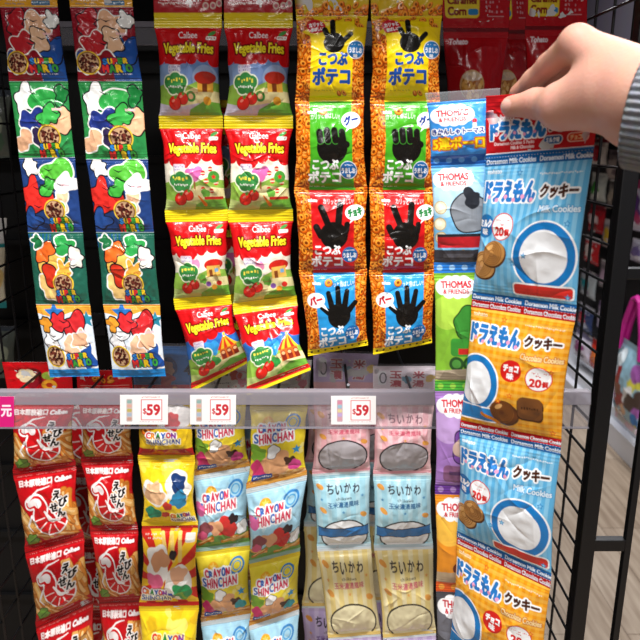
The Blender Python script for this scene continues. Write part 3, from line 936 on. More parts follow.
def art_prawn_header(kind):
    A = Art(62, 52, 1.8, '#c41018', 150 + kind)
    if kind == 0:
        A.splash(24, 20, 12, '#8a1420', 4); A.ell(40, 18, 6, 5, '#8fa83c'); A.circ(40, 30, 7, '#e8a02a'); A.circ(40, 30, 3, '#b8300e')
        A.rect(2, 40, 60, 46, '#e86a66', 1, al=.6)
        A.splash(48, 14, 7, '#e8c8a0', 8)
    else:
        A.rings(20, 12, 40, 18, 6, 4); A.rect(4, 24, 58, 25, '#e09a90'); A.rect(4, 28, 58, 29, '#d88078'); A.splash(50, 10, 5, '#d8cfc8', 3)
        A.splash(12, 36, 8, '#d8d0cc', 5)
    for k in range(6):
        a = k * pi / 3
        if kind == 0: A.circ(20 + 5 * math.cos(a), 18 + 5 * math.sin(a), 4.2, '#ecd8b0')
    A.text('日本原裝進口', 5, 40, 38, 45, '#f6e8e4', bold=.35)
    return A

CRAY = ['#d8302c', '#e88a1e', '#2f8a3c', '#2a5cb4', '#d8302c', '#8a3a9c']
def art_corn(kind):
    A = Art(58, 70, 2.0, '#f4d224', 170 + kind)
    def logo(x0, y0, x1, k=1.0):
        A.letters('CRAYON', x0, y0, x1 - 4, y0 + 6.2 * k, CRAY, out='#ffffff' if kind in (0, 2) else '#f8f0b0', ow=1.0, bold=.5, jit=.3)
        A.letters('SHINCHAN', x0, y0 + 7.4 * k, x1, y0 + 13 * k, ['#1f3f9c'], out='#f6f0d0', ow=.9, bold=.3, jit=.3)
    if kind == 0:
        A.rect(0, 0, 58, 70, '#f0c822'); A.splash(40, 20, 16, '#f4f0ec', 2, amp=.2); A.splash(38, 24, 9, '#d8302c', 5)
        for x, y in [(8, 18), (16, 26), (10, 34)]: A.rings(x - 1, y - 1, x + 1, y + 1, 2, 5)
        A.splash(20, 40, 5, '#3a4a50', 7); A.rect(0, 56, 58, 70, '#b81c1e'); logo(10, 36, 46)
    elif kind == 1:
        for k, (x, y) in enumerate([(6, 6), (20, 4), (36, 6), (50, 4), (30, 12)]): A.splash(x, y, 6, ['#f6dc50', '#e8b818'][k % 2], k)
        A.splash(16, 32, 13, '#f6f2ea', 11, amp=.15); A.splash(16, 32, 11, '#e8b98c', 12, amp=.2); A.splash(13, 52, 7, '#2f8f6a', 3, asp=1.3); A.splash(27, 54, 4, '#c83a2a', 2)
        A.splash(42, 26, 14, '#f6f2ea', 13, amp=.15); A.splash(42, 22, 8, '#1f3a6c', 14); A.splash(43, 38, 9, '#2f86b0', 15, amp=.2); A.splash(30, 44, 5, '#c83a2a', 3)
        logo(32, 54, 56, .8)
    elif kind == 2:
        A.rect(0, 0, 58, 70, '#d42a20')
        for k in range(12):
            a = k * pi / 6 + .1
            A.poly([(26, 40), (26 + 70 * math.cos(a), 40 + 70 * math.sin(a)), (26 + 70 * math.cos(a + .26), 40 + 70 * math.sin(a + .26))], '#f6c42a')
        for k in range(3): A.line([(28 + k * 7, 26), (22 + k * 9, 6)], 4, '#f2d070')
        A.rect(46, 6, 56, 13, '#e8e4da', 1); A.ticks(4, 6, 22, 11, '#f6e8d8', 2)
        A.splash(18, 30, 14, '#f6f2ea', 21, amp=.2); A.splash(20, 26, 9, '#d89a70', 22, amp=.2); A.splash(34, 22, 4, '#2a2228', 29); A.splash(16, 44, 7, '#e86a90', 4, asp=1.3)
        A.splash(40, 46, 15, '#f6f2ea', 23, amp=.12); A.splash(40, 38, 8, '#e8b08a', 24, amp=.2); A.splash(44, 54, 8, '#2f9a58', 4, asp=1.2); A.splash(32, 58, 4, '#2a4aa0', 2)
        logo(2, 52, 32, .85)
    else:
        for k in range(8): A.splash(A.r.random() * 58, A.r.random() * 16, 6, ['#f8e468', '#e8bc1e'][k % 2], k)
        logo(13, 22, 50); A.splash(28, 52, 14, '#f4f0e4', 5); A.splash(26, 54, 9, '#e8b07a', 6)
    A.rect(0, 0, 58, 2.5, '#e0ba1c' if kind != 2 else '#b02018'); A.rect(0, 66, 58, 70, '#e2bc1c' if kind != 2 else '#c02018')
    return A

def art_corn_header():
    A = Art(58, 60, 1.8, '#245f9c', 180)
    A.rect(0, 44, 58, 60, '#b81c24'); A.rect(4, 6, 54, 40, '#2a6cb0', 3); A.splash(32, 24, 12, '#1f3a6c', 4, amp=.2); A.splash(33, 26, 8, '#c89878', 5); A.splash(33, 38, 7, '#b83a30', 6)
    A.text('4', 50, 22, 56, 32, '#12141a', bold=.6); A.rings(10, 50, 46, 56, 6, 4)
    return A

def art_potato(kind, seed=0):
    bgc = {'yellow': '#efd636', 'blue': '#a8d6ea', 'tan': '#f0dc40'}[kind]
    A = Art(56, 76, 2.0, bgc, 190 + seed)
    blue = kind == 'blue'
    for k in range(7):
        A.splash(A.r.random() * 56, 8 + A.r.random() * 50, 2.6, ['#f6e88a', '#e6c020'][k % 2] if not blue else ['#c8e8f4', '#90c6e0'][k % 2], k)
    A.circ(18, 17, 6, '#f2b02a'); A.star(18, 16, 4.5, '#f8d468', 6)
    A.ring(43, 17, 7, 2.0, '#3a86c8'); A.ring(43, 17, 4, 1.2, '#58a8dc')
    A.letters('CRAYON', 8, 18, 36, 25, ['#d83a58', '#3a6cc0', '#d83a58', '#d83a58', '#3a6cc0', '#d83a58'], out='#ffffff', ow=1.4, bold=.55, jit=.4, rot=-.06)
    A.letters('SHINCHAN', 4, 26, 44, 34, ['#3a6cc0', '#d83a58', '#d83a58', '#d83a58', '#3a6cc0', '#d83a58', '#d83a58', '#d83a58'], out='#ffffff', ow=1.4, bold=.4, jit=.4, rot=-.06)
    if blue:
        A.rect(0, 62, 56, 76, '#5a8a4a'); A.poly([(0, 66), (20, 56), (40, 60), (56, 56), (56, 76), (0, 76)], '#6a9a48')
        A.fries(6, 62, 50, 66, 5, w=3.5, L=16, rot=.1)
        A.splash(34, 50, 10, '#cc3430', 5, amp=.2, asp=1.3); A.splash(22, 50, 7, '#e0a478', 4, amp=.2, asp=1.3); A.splash(42, 43, 5, '#2e2226', 3, amp=.3)
        A.splash(10, 52, 8, '#8a4a50', 6); A.splash(8, 58, 5, '#d85a80', 8); A.splash(50, 54, 6, '#f2f2f0', 7, out='#505860', ow=.6); A.splash(5, 32, 6, '#d86aa0', 9)
    else:
        A.fries(2, 66, 54, 74, 12, w=5, L=22, rot=.1)
        A.splash(8, 44, 7, '#7aa838', 9, asp=1.4); A.splash(10, 58, 8, '#d03a70', 3, amp=.35)
        A.splash(28, 54, 12, '#e2a878', 5, amp=.16, asp=1.3); A.splash(42, 56, 6, '#4a3024', 4, amp=.3); A.splash(24, 43, 6, '#f6f6f4', 6, out='#5a5a60', ow=.7)
        A.star(48, 44, 5, '#3a9ad0', 5); A.splash(46, 60, 6, '#d84a90' if kind == 'yellow' else '#3aa0a8', 8)
        A.rect(4, 64, 24, 70, '#2a4a9c', 2); A.ticks(6, 65.5, 23, 68.5, '#ffffff', 1, fill=1)
    A.rect(0, 0, 56, 5, '#d8e4e8' if blue else '#e2c62c'); A.rect(0, 72, 56, 76, '#8fb0a0' if blue else '#c89040')
    return A

def art_potato_header():
    A = Art(60, 46, 1.8, '#eef0ee', 210)
    A.rect(0, 34, 60, 46, '#ecd83a'); A.text('4', 2, 14, 8, 24, '#1a1a1e', bold=.6); A.ticks(12, 9, 40, 20, '#1a1a1e', 1, fill=1)
    A.ticks(6, 24, 40, 27, '#505058', 1); A.splash(44, 16, 6, '#d84a3a', 3); A.splash(52, 24, 5, '#e88aa0', 4); A.ring(50, 16, 5, 1.2, '#e8a0b0'); A.ticks(36, 27, 58, 32, '#d86a70', 1)
    return A

def art_soup(kind, seed=0):
    bgc, st = {'pink': ('#f2b6bc', '#f8cdd0'), 'blue': ('#a9dbea', '#bfe6f0'), 'yellow': ('#f6df92', '#fbeebc'), 'lilac': ('#c9b4e0', '#d9c8ea')}[kind]
    A = Art(58, 78, 2.0, bgc, 220 + seed)
    for k in range(6): A.rect(3 + k * 10, 0, 7.5 + k * 10, 78, st)
    ink = '#2c2430' if kind != 'pink' else '#7a4a58'
    for k, t in enumerate('ちいかわ'):
        A.text(t, 14 + k * 8.8, 10 + (k % 2) * .8, 20.5 + k * 8.8, 18 + (k % 2) * .8, ink, bold=.3)
    A.text('chiikawa', 23, 21.4, 39, 24, ink, bold=.1)
    A.text('玉米濃湯風味', 14, 25.6, 46, 30.6, {'pink': '#d8687c', 'blue': '#3a6a94', 'yellow': '#d8787c', 'lilac': '#7a5a9c'}[kind], bold=.2)
    for x, y in [(9, 34), (51, 40), (7, 12)]: A.ell(x, y, 4, 2.4, '#f0a850', .6)
    for x, y in [(30, 35), (8, 24), (50, 22)]: A.star(x, y, 1.8, '#5a9ac8' if kind == 'blue' else '#f0b060')
    # a plain rounded badge
    body = {'pink': '#b9b4b8', 'blue': '#f6f8f8', 'yellow': '#f8eec2', 'lilac': '#e8dcf2'}[kind]
    cy, ry = (57, 19) if kind == 'pink' else (62, 18)
    A.ell(30, cy, 25.2, ry + 1.4, '#1c1a20'); A.ell(30, cy, 23.8, ry, body)
    if kind == 'blue':
        A.rect(2, 52, 56, 62, '#3a78b4'); A.line([(2, 52), (56, 52)], .9, '#1c1a20'); A.line([(2, 62), (56, 62)], .9, '#1c1a20')
    A.rect(0, 0, 58, 2.4, '#dfe9ec' if kind != 'pink' else '#f4d4d6'); A.rect(0, 74.5, 58, 78, {'pink': '#e8a6ae', 'blue': '#c6dce4', 'yellow': '#f2d27c', 'lilac': '#bca4d4'}[kind])
    return A

def art_soup_header(kind):
    c = '#c9b4dc' if kind == 0 else '#efe2ea'
    A = Art(62, 58, 1.8, c, 240 + kind)
    A.rect(0, 34, 62, 58, '#f2b6bc'); A.rect(5, 8, 13, 28, '#f0eef2', 1); A.ell(10, 18, 3.6, 8, '#2a2430'); A.ell(10, 18, 2.4, 6.4, '#e8e0ea')
    for k, t in enumerate('玉米濃湯'): A.text(t, 17 + (k % 2) * 22, 8 + (k // 2) * 13, 28 + (k % 2) * 22, 18 + (k // 2) * 13, '#b83a4a', bold=.5, out='#f6eef0', ow=.9)
    A.splash(33, 20, 5, '#7ab0c8', 4); A.splash(56, 18, 5, '#f0cc60', 6)
    return A

# ------------------------------------------------------------------ the setting
def floor_material():
    m = bpy.data.materials.new('oak_floor')
    m.use_nodes = True
    nt = m.node_tree
    b = nt.nodes['Principled BSDF']
    b.inputs['Roughness'].default_value = 0.45
    tc = nt.nodes.new('ShaderNodeTexCoord')
    mp = nt.nodes.new('ShaderNodeMapping')
    mp.inputs['Rotation'].default_value = (0, 0, pi / 2)
    nt.links.new(tc.outputs['Object'], mp.inputs['Vector'])
    br = nt.nodes.new('ShaderNodeTexBrick')
    br.inputs['Scale'].default_value = 1.0
    br.inputs['Brick Width'].default_value = 1.2
    br.inputs['Row Height'].default_value = 0.16
    br.inputs['Mortar Size'].default_value = 0.0025
    br.inputs['Color1'].default_value = (*[float(x) for x in hx('#b5a593')], 1)
    br.inputs['Color2'].default_value = (*[float(x) for x in hx('#a5937f')], 1)
    br.inputs['Mortar'].default_value = (*[float(x) for x in hx('#857463')], 1)
    nt.links.new(mp.outputs['Vector'], br.inputs['Vector'])
    m2 = nt.nodes.new('ShaderNodeMapping')
    m2.inputs['Scale'].default_value = (22, 1.6, 1)
    nt.links.new(tc.outputs['Object'], m2.inputs['Vector'])
    n = nt.nodes.new('ShaderNodeTexNoise')
    n.inputs['Scale'].default_value = 2.2
    n.inputs['Detail'].default_value = 6
    nt.links.new(m2.outputs['Vector'], n.inputs['Vector'])
    cr = nt.nodes.new('ShaderNodeValToRGB')
    cr.color_ramp.elements[0].position = 0.35
    cr.color_ramp.elements[0].color = (0.55, 0.5, 0.46, 1)
    cr.color_ramp.elements[1].position = 0.62
    cr.color_ramp.elements[1].color = (1, 1, 1, 1)
    nt.links.new(n.outputs['Fac'], cr.inputs['Fac'])
    mx = nt.nodes.new('ShaderNodeMix')
    mx.data_type = 'RGBA'
    mx.blend_type = 'MULTIPLY'
    mx.inputs[0].default_value = 0.75
    nt.links.new(br.outputs['Color'], mx.inputs[6])
    nt.links.new(cr.outputs['Color'], mx.inputs[7])
    nt.links.new(mx.outputs[2], b.inputs['Base Color'])
    return m

def struct(name, b, m):
    o = b.build(name, m)
    o['kind'] = 'structure'
    return o

b = MB(); b.box(-3.0, 3.2, -2.5, 8.0, -0.02, 0.0)
struct('floor', b, floor_material())
b = MB(); b.box(2.05, 2.15, -2.5, 8.0, 0.0, 3.0)
struct('wall_right', b, mat('mauve_wall', '#544c58', 0.8, noise=0.3, nscale=6))
b = MB(); b.box(-3.0, 3.2, 8.0, 8.1, 0.0, 3.0)
struct('wall_far', b, mat('grey_wall', '#5a565e', 0.8, noise=0.2, nscale=4))
b = MB(); b.box(-3.1, -3.0, -2.5, 8.0, 0.0, 3.0)
struct('wall_left', b, mat('dark_wall', '#3a383c', 0.8, noise=0.2, nscale=4))

# ------------------------------------------------------------------ the black display rack
BACK = 1.16
XL, XR = -0.46, float(at(612, 320, 0.80)[0])
rack = empty('display_rack', (0, 0.95, 0.0), 'black metal snack display rack with wire grid sides and a plain back board', 'display rack')
b = MB(); b.box(-1.2, 0.40, BACK, BACK + 0.02, 0.0, 2.0)
for k in range(13):
    z = 0.2 + k * 0.14
    b.box(-1.2, 0.40, BACK - 0.008, BACK, z, z + 0.012)
b.build('back_panel', M_PANEL, rack)
b = MB(); b.box(-1.2, 0.40, 0.635, BACK + 0.02, 1.905, 1.94)
b.build('top_shelf', M_BLACK, rack)
def side_grid(X, y0, y1, z0, z1, ys, zref, step, r=0.0017):
    b = MB()
    for y in ys:
        b.tube([(X, y, z0), (X, y, z1)], r, 6)
    n0, n1 = int(math.ceil((z0 - zref) / step)), int(math.floor((z1 - zref) / step))
    for k in range(n0, n1 + 1):
        b.tube([(X - 2 * r, y0, zref + k * step), (X - 2 * r, y1, zref + k * step)], r, 6)
    b.tube([(X, y0, z0), (X, y0, z1)], r * 1.5, 6)
    b.tube([(X, y1, z0), (X, y1, z1)], r * 1.5, 6)
    return b
zref = float(at(608, 206, 0.834)[2])
side_grid(XR, 0.80, BACK, 0.02, 1.90, [0.832 + 0.058 * k for k in range(6)], zref, 0.046, 0.0019).build('side_grid', M_BLACK, rack)
side_grid(XL, 0.80, BACK, 0.02, 1.90, [0.84 + 0.05 * k for k in range(7)], zref, 0.05).build('side_grid', M_BLACK, rack)
px0, px1 = float(at(606.5, 320, 0.785)[0]), float(at(622.5, 320, 0.785)[0])
b = MB(); b.box(px0, px1, 0.785, 0.803, 0.0, 1.905, 0.0015); b.build('post', M_BLACK, rack)
b = MB(); b.box(XL - 0.009, XL + 0.009, 0.785, 0.803, 0.0, 1.905, 0.0015); b.build('post', M_BLACK, rack)
b = MB(); b.box(XL - 0.012, XL + 0.012, BACK - 0.024, BACK - 0.001, 0.0, 1.905, 0.0015); b.build('post', M_BLACK, rack)
qx0, qx1 = float(at(656, 320, 0.785)[0]), float(at(663, 320, 0.785)[0])
b = MB(); b.box(qx0, qx1, 0.787, 0.797, 0.0, 1.905, 0.001); b.build('post', M_BLACK, rack)
for yy in (547.5, 274.5):
    z0, z1 = float(at(610, yy + 5.5, 0.785)[2]), float(at(610, yy - 5.5, 0.785)[2])
    b = MB(); b.box(px1 - 0.001, qx0 + 0.001, 0.788, 0.800, z0, z1, 0.001); b.build('crossbar', M_BLACK, rack)

# ------------------------------------------------------------------ hanging strips of snack packs
C_FIN = clear_mat('thin_clear_plastic', '#b0aeb6', 0.07, 0.1)
def strip(label, cat, group, rows, Y, arts, D=0.014, seed=0, header=None, parts=None, wr=1.0, pinch=0.10, seal=(0.07, 0.07), film=False, **kw):
    """rows: ((xl, yl), (xr, yr)[, dY left, dY right]) at every seam from the top down."""
    W = []
    for r in rows:
        d0, d1 = (r[2], r[3]) if len(r) > 2 else (0, 0)
        W.append((at(*r[0], Y + d0), at(*r[1], Y + d1)))
    low = (W[-1][0] + W[-1][1]) / 2
    root = empty('snack_strip', low, label, cat, group)
    k0 = 0
    if header is not None:
        (a, b_), (c, d) = W[0], W[1]
        pack('header', (a, b_, d, c), header, root, flat=True, wr=0.35, seed=seed + 77, st=0.02, sb=0.02, pinch=0)
        k0 = 1
        if film:
            e = [np.array(v) + np.array([0, -.009, dz]) for v, dz in zip((a, b_, d, c), (.006, .006, 0, 0))]
            b = MB()
            b.add([*e, *[v + np.array([0, .0004, 0]) for v in e]], [(0, 3, 2, 1), (4, 5, 6, 7), (0, 1, 5, 4), (1, 2, 6, 5), (2, 3, 7, 6), (3, 0, 4, 7)])
            b.build('clear_film', C_FIN, root)
    for k, A in enumerate(arts):
        (a, b_), (c, d) = W[k0 + k], W[k0 + k + 1]
        pack('pack', (a, b_, d, c), A, root, D=D, seed=seed * 13 + k, wr=wr, pinch=pinch, st=seal[0], sb=seal[1], label=parts[k] if parts else None, **kw)
    return root

G1 = 'strips of chocolate snack packs on the upper row'
CH = [art_choco(k) for k in range(1, 6)]
CHH = art_choco_header()
pl = ['red and blue snack pack', 'green snack pack', 'navy blue snack pack', 'teal and orange snack pack', 'pale snack pack with a blue lower edge']
strip('strip of five chocolate snack packs hanging next to the wire side grid', 'snack strip', G1,
      [((-4, -42), (51, -42)), ((0, 7), (58, 7)), ((9, 81), (68, 81)), ((19, 158), (75, 157)), ((28, 232), (83, 232)), ((36, 304), (90, 304)), ((50, 377), (100, 376))],
      0.82, CH, D=0.007, seed=1, header=CHH, parts=pl, pinch=0.02, seal=(0.03, 0.03), wr=0.9)
strip('strip of five chocolate snack packs hanging beside the vegetable stick strips', 'snack strip', G1,
      [((65, -42), (127, -42)), ((70, 7), (133, 7)), ((78, 81), (142, 81)), ((86, 159), (148, 159)), ((96, 232), (154, 232)), ((103, 304), (160, 304)), ((113, 377), (166, 376))],
      0.82, CH, D=0.007, seed=2, header=CHH, parts=pl, pinch=0.02, seal=(0.03, 0.03), wr=0.9)

G2 = 'strips of vegetable stick packs on the upper row'
VG = [art_veg(k) for k in range(1, 5)]
VGH = art_veg_header()
vl = ['red pack with a round red-roofed house', 'red pack with a pink tree', 'red pack with grey clouds', 'red pack with a striped tent, swung askew']
strip('red and yellow vegetable stick strip hanging beside a chocolate snack strip', 'snack strip', G2,
      [((152, -40), (222, -40)), ((154, 21), (222, 21)), ((159, 122), (223, 122)), ((165, 216), (229, 215)), ((174, 304), (231, 300)), ((192, 392), (250, 362), .0, .0)],
      0.84, VG, D=0.017, pinch=0.14, seed=3, header=VGH, parts=vl)
strip('red and yellow vegetable stick strip hanging beside the ring snack strips', 'snack strip', G2,
      [((223, -40), (291, -40)), ((224, 21), (293, 21)), ((224, 122), (293, 122)), ((228, 216), (293, 215)), ((233, 309), (297, 301)), ((247, 396), (311, 370), -.04, -.04)],
      0.834, VG, D=0.017, pinch=0.14, seed=4, header=VGH, parts=vl)
strip('vegetable stick strip mostly hidden behind its two neighbours', 'snack strip', G2,
      [((194, 100), (260, 100)), ((198, 205), (264, 205)), ((201, 300), (266, 300)), ((204, 386), (268, 386))],
      0.91, [VG[0], VG[1], VG[2]], D=0.013, seed=5)

G3 = 'strips of ring snack packs on the upper row'
RG = [art_rings(k) for k in range(1, 5)]
RGH = art_rings_header()
rl = ['yellow ring snack pack', 'green ring snack pack', 'red ring snack pack', 'blue ring snack pack']
strip('ring snack strip of yellow, green, red and blue packs beside the vegetable sticks', 'snack strip', G3,
      [((292, -42), (372, -42)), ((296, 16), (368, 16)), ((295, 102), (364, 101)), ((294, 190), (367.5, 190)), ((299, 273), (367, 272)), ((308, 356), (368, 345))],
      0.81, RG, D=0.014, wr=0.7, seed=6, header=RGH, parts=rl, seal=(0.025, 0.045), pinch=0.05)
strip('ring snack strip partly covered by the blue packs a hand holds up', 'snack strip', G3,
      [((370, -42), (445, -42)), ((371, 16), (442, 16)), ((370, 102), (440, 101)), ((369, 190), (436, 190)), ((369, 273), (436, 272)), ((373, 355), (432, 343))],
      0.81, RG, D=0.014, wr=0.7, seed=7, header=RGH, parts=rl, seal=(0.025, 0.045), pinch=0.05)

G4 = 'dark red caramel corn bags'
CA, CAH = art_caramel(), art_caramel_header()
strip('dark red caramel corn bag hanging between ring snacks and the hand', 'snack bag', G4,
      [((441, -12), (511, -12)), ((443, 28), (509, 28)), ((446, 165), (497, 165))], 0.95, [CA], D=0.02, seed=8, header=CAH)
strip('dark red caramel corn bag set back in shadow between two others', 'snack bag', G4,
      [((480, -12), (536, -12)), ((482, 30), (538, 30)), ((480, 160), (530, 160))], 1.03, [CA], D=0.02, seed=9, header=CAH)
strip('dark red caramel corn bag behind the fingers of the hand', 'snack bag', G4,
      [((526, -14), (588, -14)), ((525, 26), (587, 26)), ((523, 160), (574, 160))], 0.95, [CA], D=0.02, seed=10, header=CAH)

# the two strips held up in the hand
EN = [art_engine(k) for k in range(6)]
el = ['light blue top pack', 'sky blue pack', 'green pack', 'purple pack', 'orange pack', 'grey pack']
slim = strip('narrow strip of small biscuit packs, blue, green, purple and orange, held by the hand', 'snack strip', None,
      [((427, 103), (492, 98), 0, -.01), ((431, 166), (493, 163), 0, -.01), ((434, 273), (496, 272), 0, -.01), ((435, 391), (496, 391), 0, -.01), ((435, 494), (497, 496), 0, -.01), ((436, 591), (497, 594), 0, -.01), ((437, 678), (497, 682), 0, -.01)],
      0.660, EN, D=0.008, seed=11, parts=el, pinch=0.04, seal=(0.04, 0.10), wr=0.6)
b = MB()
_q = [at(425, 93, .6605), at(500, 88, .6505), at(500, 103, .6505), at(428, 107, .6605)]
b.add([*_q, *[p + np.array([0, .0004, 0]) for p in _q]], [(0, 3, 2, 1), (4, 5, 6, 7), (0, 1, 5, 4), (1, 2, 6, 5), (2, 3, 7, 6), (3, 0, 4, 7)])
b.build('clear_margin', clear_mat('clear_film', '#e8eef4', 0.12, 0.1), slim)
CK = [art_cookie('milk', 1), art_cookie('choco', 2), art_cookie('milk', 3), art_cookie('choco', 4)]
cl = ['light blue milk cookie pack', 'orange chocolate cookie pack', 'light blue milk cookie pack', 'orange chocolate cookie pack']
held = strip('wide strip of blue and orange cookie packs pinched between thumb and finger', 'snack strip', None,
      [((486, 96), (603, 88), 0.0, -0.073), ((486, 158), (594, 149), 0.0, -0.073), ((472, 299), (576, 314), 0, -0.073), ((460, 427), (561, 447), 0, -0.073), ((457, 537), (551, 581), 0, -0.073), ((449, 650), (541, 705), 0, -0.073)],
      0.645, CK, D=0.012, seed=12, header=art_cookie_header(), parts=cl, pinch=0.03, seal=(0.06, 0.06), wr=0.7)

# lower row, hanging behind the price rail
G5 = 'strips of prawn snack packs on the lower row'
PR = [art_prawn(k) for k in range(4)]
strip('red prawn snack strip hanging next to the wire side grid', 'snack strip', G5,
      [((2, 362), (71, 362)), ((9, 402), (74, 402)), ((13, 474), (76, 465)), ((25, 552), (84, 536)), ((36, 627), (93, 601)), ((44, 705), (100, 690))],
      0.89, PR, D=0.017, seed=13, header=art_prawn_header(0))
strip('red prawn snack strip hanging beside the yellow corn snack strip', 'snack strip', G5,
      [((76, 370), (131, 370)), ((79, 402), (134, 402)), ((81, 461), (133, 459)), ((90, 530), (138, 529)), ((99, 602), (144, 600)), ((104, 680), (148, 680))],
      0.89, PR, D=0.017, seed=14, header=art_prawn_header(1))
strip('prawn snack strip in shadow behind the two front prawn strips', 'snack strip', G5,
      [((52, 395), (112, 395)), ((56, 470), (114, 470)), ((62, 545), (118, 545)), ((68, 615), (122, 615)), ((73, 690), (126, 690))],
      0.99, PR, D=0.014, seed=15)
CN = [art_corn(k) for k in range(4)]
strip('corn snack strip of yellow and red packs between prawn snacks and potato sticks', 'snack strip', None,
      [((132, 346), (191, 346)), ((135, 398), (194, 398)), ((138, 458), (195, 458)), ((142, 526), (198, 525)), ((139, 606), (199, 605)), ((141, 680), (197, 680))],
      0.872, CN, D=0.015, seed=16, header=art_corn_header(), film=True, parts=['yellow pack with red base', 'yellow corn pack', 'red pack with yellow rays', 'plain yellow pack'])
G6 = 'strips of potato stick packs on the lower row'
PT = [art_potato('yellow', 1), art_potato('blue', 2), art_potato('tan', 3), art_potato('blue', 4)]
ql = ['yellow potato stick pack', 'light blue potato stick pack', 'yellow potato stick pack', 'light blue potato stick pack']
PTH = art_potato_header()
strip('potato stick strip of yellow and blue packs beside the corn snack strip', 'snack strip', G6,
      [((191, 362), (255, 362)), ((192, 400), (246, 400)), ((193, 476), (250, 466)), ((195, 552), (250, 545)), ((201, 622), (252, 613)), ((205, 695), (254, 690))],
      0.89, PT, D=0.015, seed=17, header=PTH, film=True, parts=ql)
strip('potato stick strip of yellow and blue packs beside the pastel corn soup strips', 'snack strip', G6,
      [((254, 360), (312, 360)), ((250, 404), (308, 404)), ((246, 489), (307, 475), -.02, -.02), ((249, 564), (300, 551), -.01, -.01), ((249, 626), (299, 609)), ((252, 700), (300, 690))],
      0.88, PT, D=0.016, seed=18, header=PTH, film=True, parts=ql)
strip('shadowed potato stick strip behind the other two potato strips', 'snack strip', G6,
      [((216, 420), (272, 420)), ((218, 500), (272, 500)), ((221, 580), (274, 580)), ((224, 660), (276, 660))],
      0.98, [PT[1], PT[2], PT[3]], D=0.012, seed=19)
G7 = 'strips of pastel corn soup snack packs on the lower row'
SU = [art_soup('pink', 1), art_soup('blue', 2), art_soup('yellow', 3), art_soup('lilac', 4)]
sl = ['pink corn soup pack', 'light blue corn soup pack', 'pale yellow corn soup pack', 'lilac corn soup pack']
strip('pastel corn soup strip hanging under the price ticket nearest the middle', 'snack strip', G7,
      [((313, 352), (379, 354)), ((314, 402), (373, 402)), ((312, 474), (370, 470)), ((317, 549), (371, 546)), ((328, 638), (381, 634)), ((332, 705), (384, 705))],
      0.88, SU, D=0.017, pinch=0.05, seed=20, header=art_soup_header(0), film=True, parts=sl)
strip('pastel corn soup strip hanging beside the narrow strip the hand holds', 'snack strip', G7,
      [((373, 366), (437, 366)), ((373, 404), (434, 404)), ((373, 474), (431, 473)), ((374, 548), (433, 546)), ((383, 638), (436, 633)), ((387, 705), (438, 705))],
      0.868, SU, D=0.017, pinch=0.05, seed=21, header=art_soup_header(1), film=True, parts=sl)
strip('pastel corn soup strip set back behind the pastel strip under a ticket', 'snack strip', G7,
      [((306, 402), (362, 402)), ((305, 462), (362, 462)), ((304, 524), (360, 524)), ((302, 606), (358, 606)), ((300, 680), (356, 680))],
      0.95, SU, D=0.014, seed=22, parts=sl)
strip('pastel corn soup strip in the gap behind the two front pastel strips', 'snack strip', G7,
      [((352, 402), (404, 402)), ((352, 462), (404, 462)), ((352, 524), (404, 524)), ((354, 600), (406, 600)), ((356, 680), (408, 680))],
      0.96, SU, D=0.012, seed=23, parts=sl)

# ------------------------------------------------------------------ hooks of the lower row
def hook(label, cx, hy, Yh, tip=0.772):
    p = at(cx, hy, Yh)
    root = empty('display_hook', (p[0], BACK, p[2]), label, 'hook', 'wire display hooks of the lower row')
    b = MB()
    z = p[2] + 0.004
    b.tube([(p[0], BACK - 0.0095, z), (p[0], 0.90, z), (p[0], tip + 0.02, z), (p[0], tip + 0.008, z + 0.003), (p[0], tip, z + 0.012)], 0.0019, 8)
    b.build('wire', M_STEEL, root)
    b = MB(); b.box(p[0] - 0.012, p[0] + 0.012, BACK - 0.015, BACK - 0.009, z - 0.02, z + 0.02, 0.001)
    b.build('bracket', M_STEEL, root)
for lab, cx, hy, Yh in [('wire hook carrying the prawn snack strip next to the side grid', 40, 376, .89), ('wire hook carrying the second prawn snack strip', 103, 379, .89),
                        ('wire hook carrying the yellow and red corn snack strip', 162, 372, .89), ('wire hook carrying the potato strip beside the corn snack strip', 222, 376, .89),
                        ('wire hook carrying the potato strip beside the pastel strips', 281, 376, .88), ('wire hook through the header of the pastel strip behind a ticket', 345, 368, .88),
                        ('wire hook through the header of the pastel strip by the held strip', 405, 376, .88)]:
    hook(lab, cx, hy, Yh)

# ------------------------------------------------------------------ clear price rails and tickets
C_FACE = clear_mat('clear_rail_plastic', '#b4b0b8', 0.16, 0.15)
C_LIP = clear_mat('frosted_rail_plastic', '#8f8991', 0.62, 0.3)
C_EDGE = clear_mat('rail_edge_plastic', '#8a868e', 0.4, 0.3)
def rail(label, x0, x1, yt, ym, yb, yf, Y):
    A0, A1 = float(at(x0, 410, Y)[0]), float(at(x1, 410, Y)[0])
    zt, zm, zb = [float(at(320, v, Y)[2]) for v in (yt, ym, yb)]
    root = empty('price_rail', ((A0 + A1) / 2, Y, zb), label, 'price rail')
    b = MB(); b.box(A0, A1, Y, Y + 0.0014, zb, zm); b.build('face', C_FACE, root)
    b = MB()
    b.add([(x, y, z) for x in (A0, A1) for y, z in ((Y - 0.001, zm), (Y + 0.002, zt), (Y + 0.012, zt + 0.001), (Y + 0.012, zt - 0.001), (Y + 0.004, zt - 0.002), (Y + 0.0014, zm))],
          [(0, 6, 7, 1), (1, 7, 8, 2), (2, 8, 9, 3), (3, 9, 10, 4), (4, 10, 11, 5), (5, 11, 6, 0), (0, 1, 2, 3, 4, 5), (11, 10, 9, 8, 7, 6)])
    b.build('lip', C_LIP, root)
    b = MB(); b.box(A0, A1, Y - 0.0035, Y, zb - 0.001, zb + 0.0008, 0.0004); b.build('ledge', C_EDGE, root)
    return root, zt, zm, zb
RY = 0.74
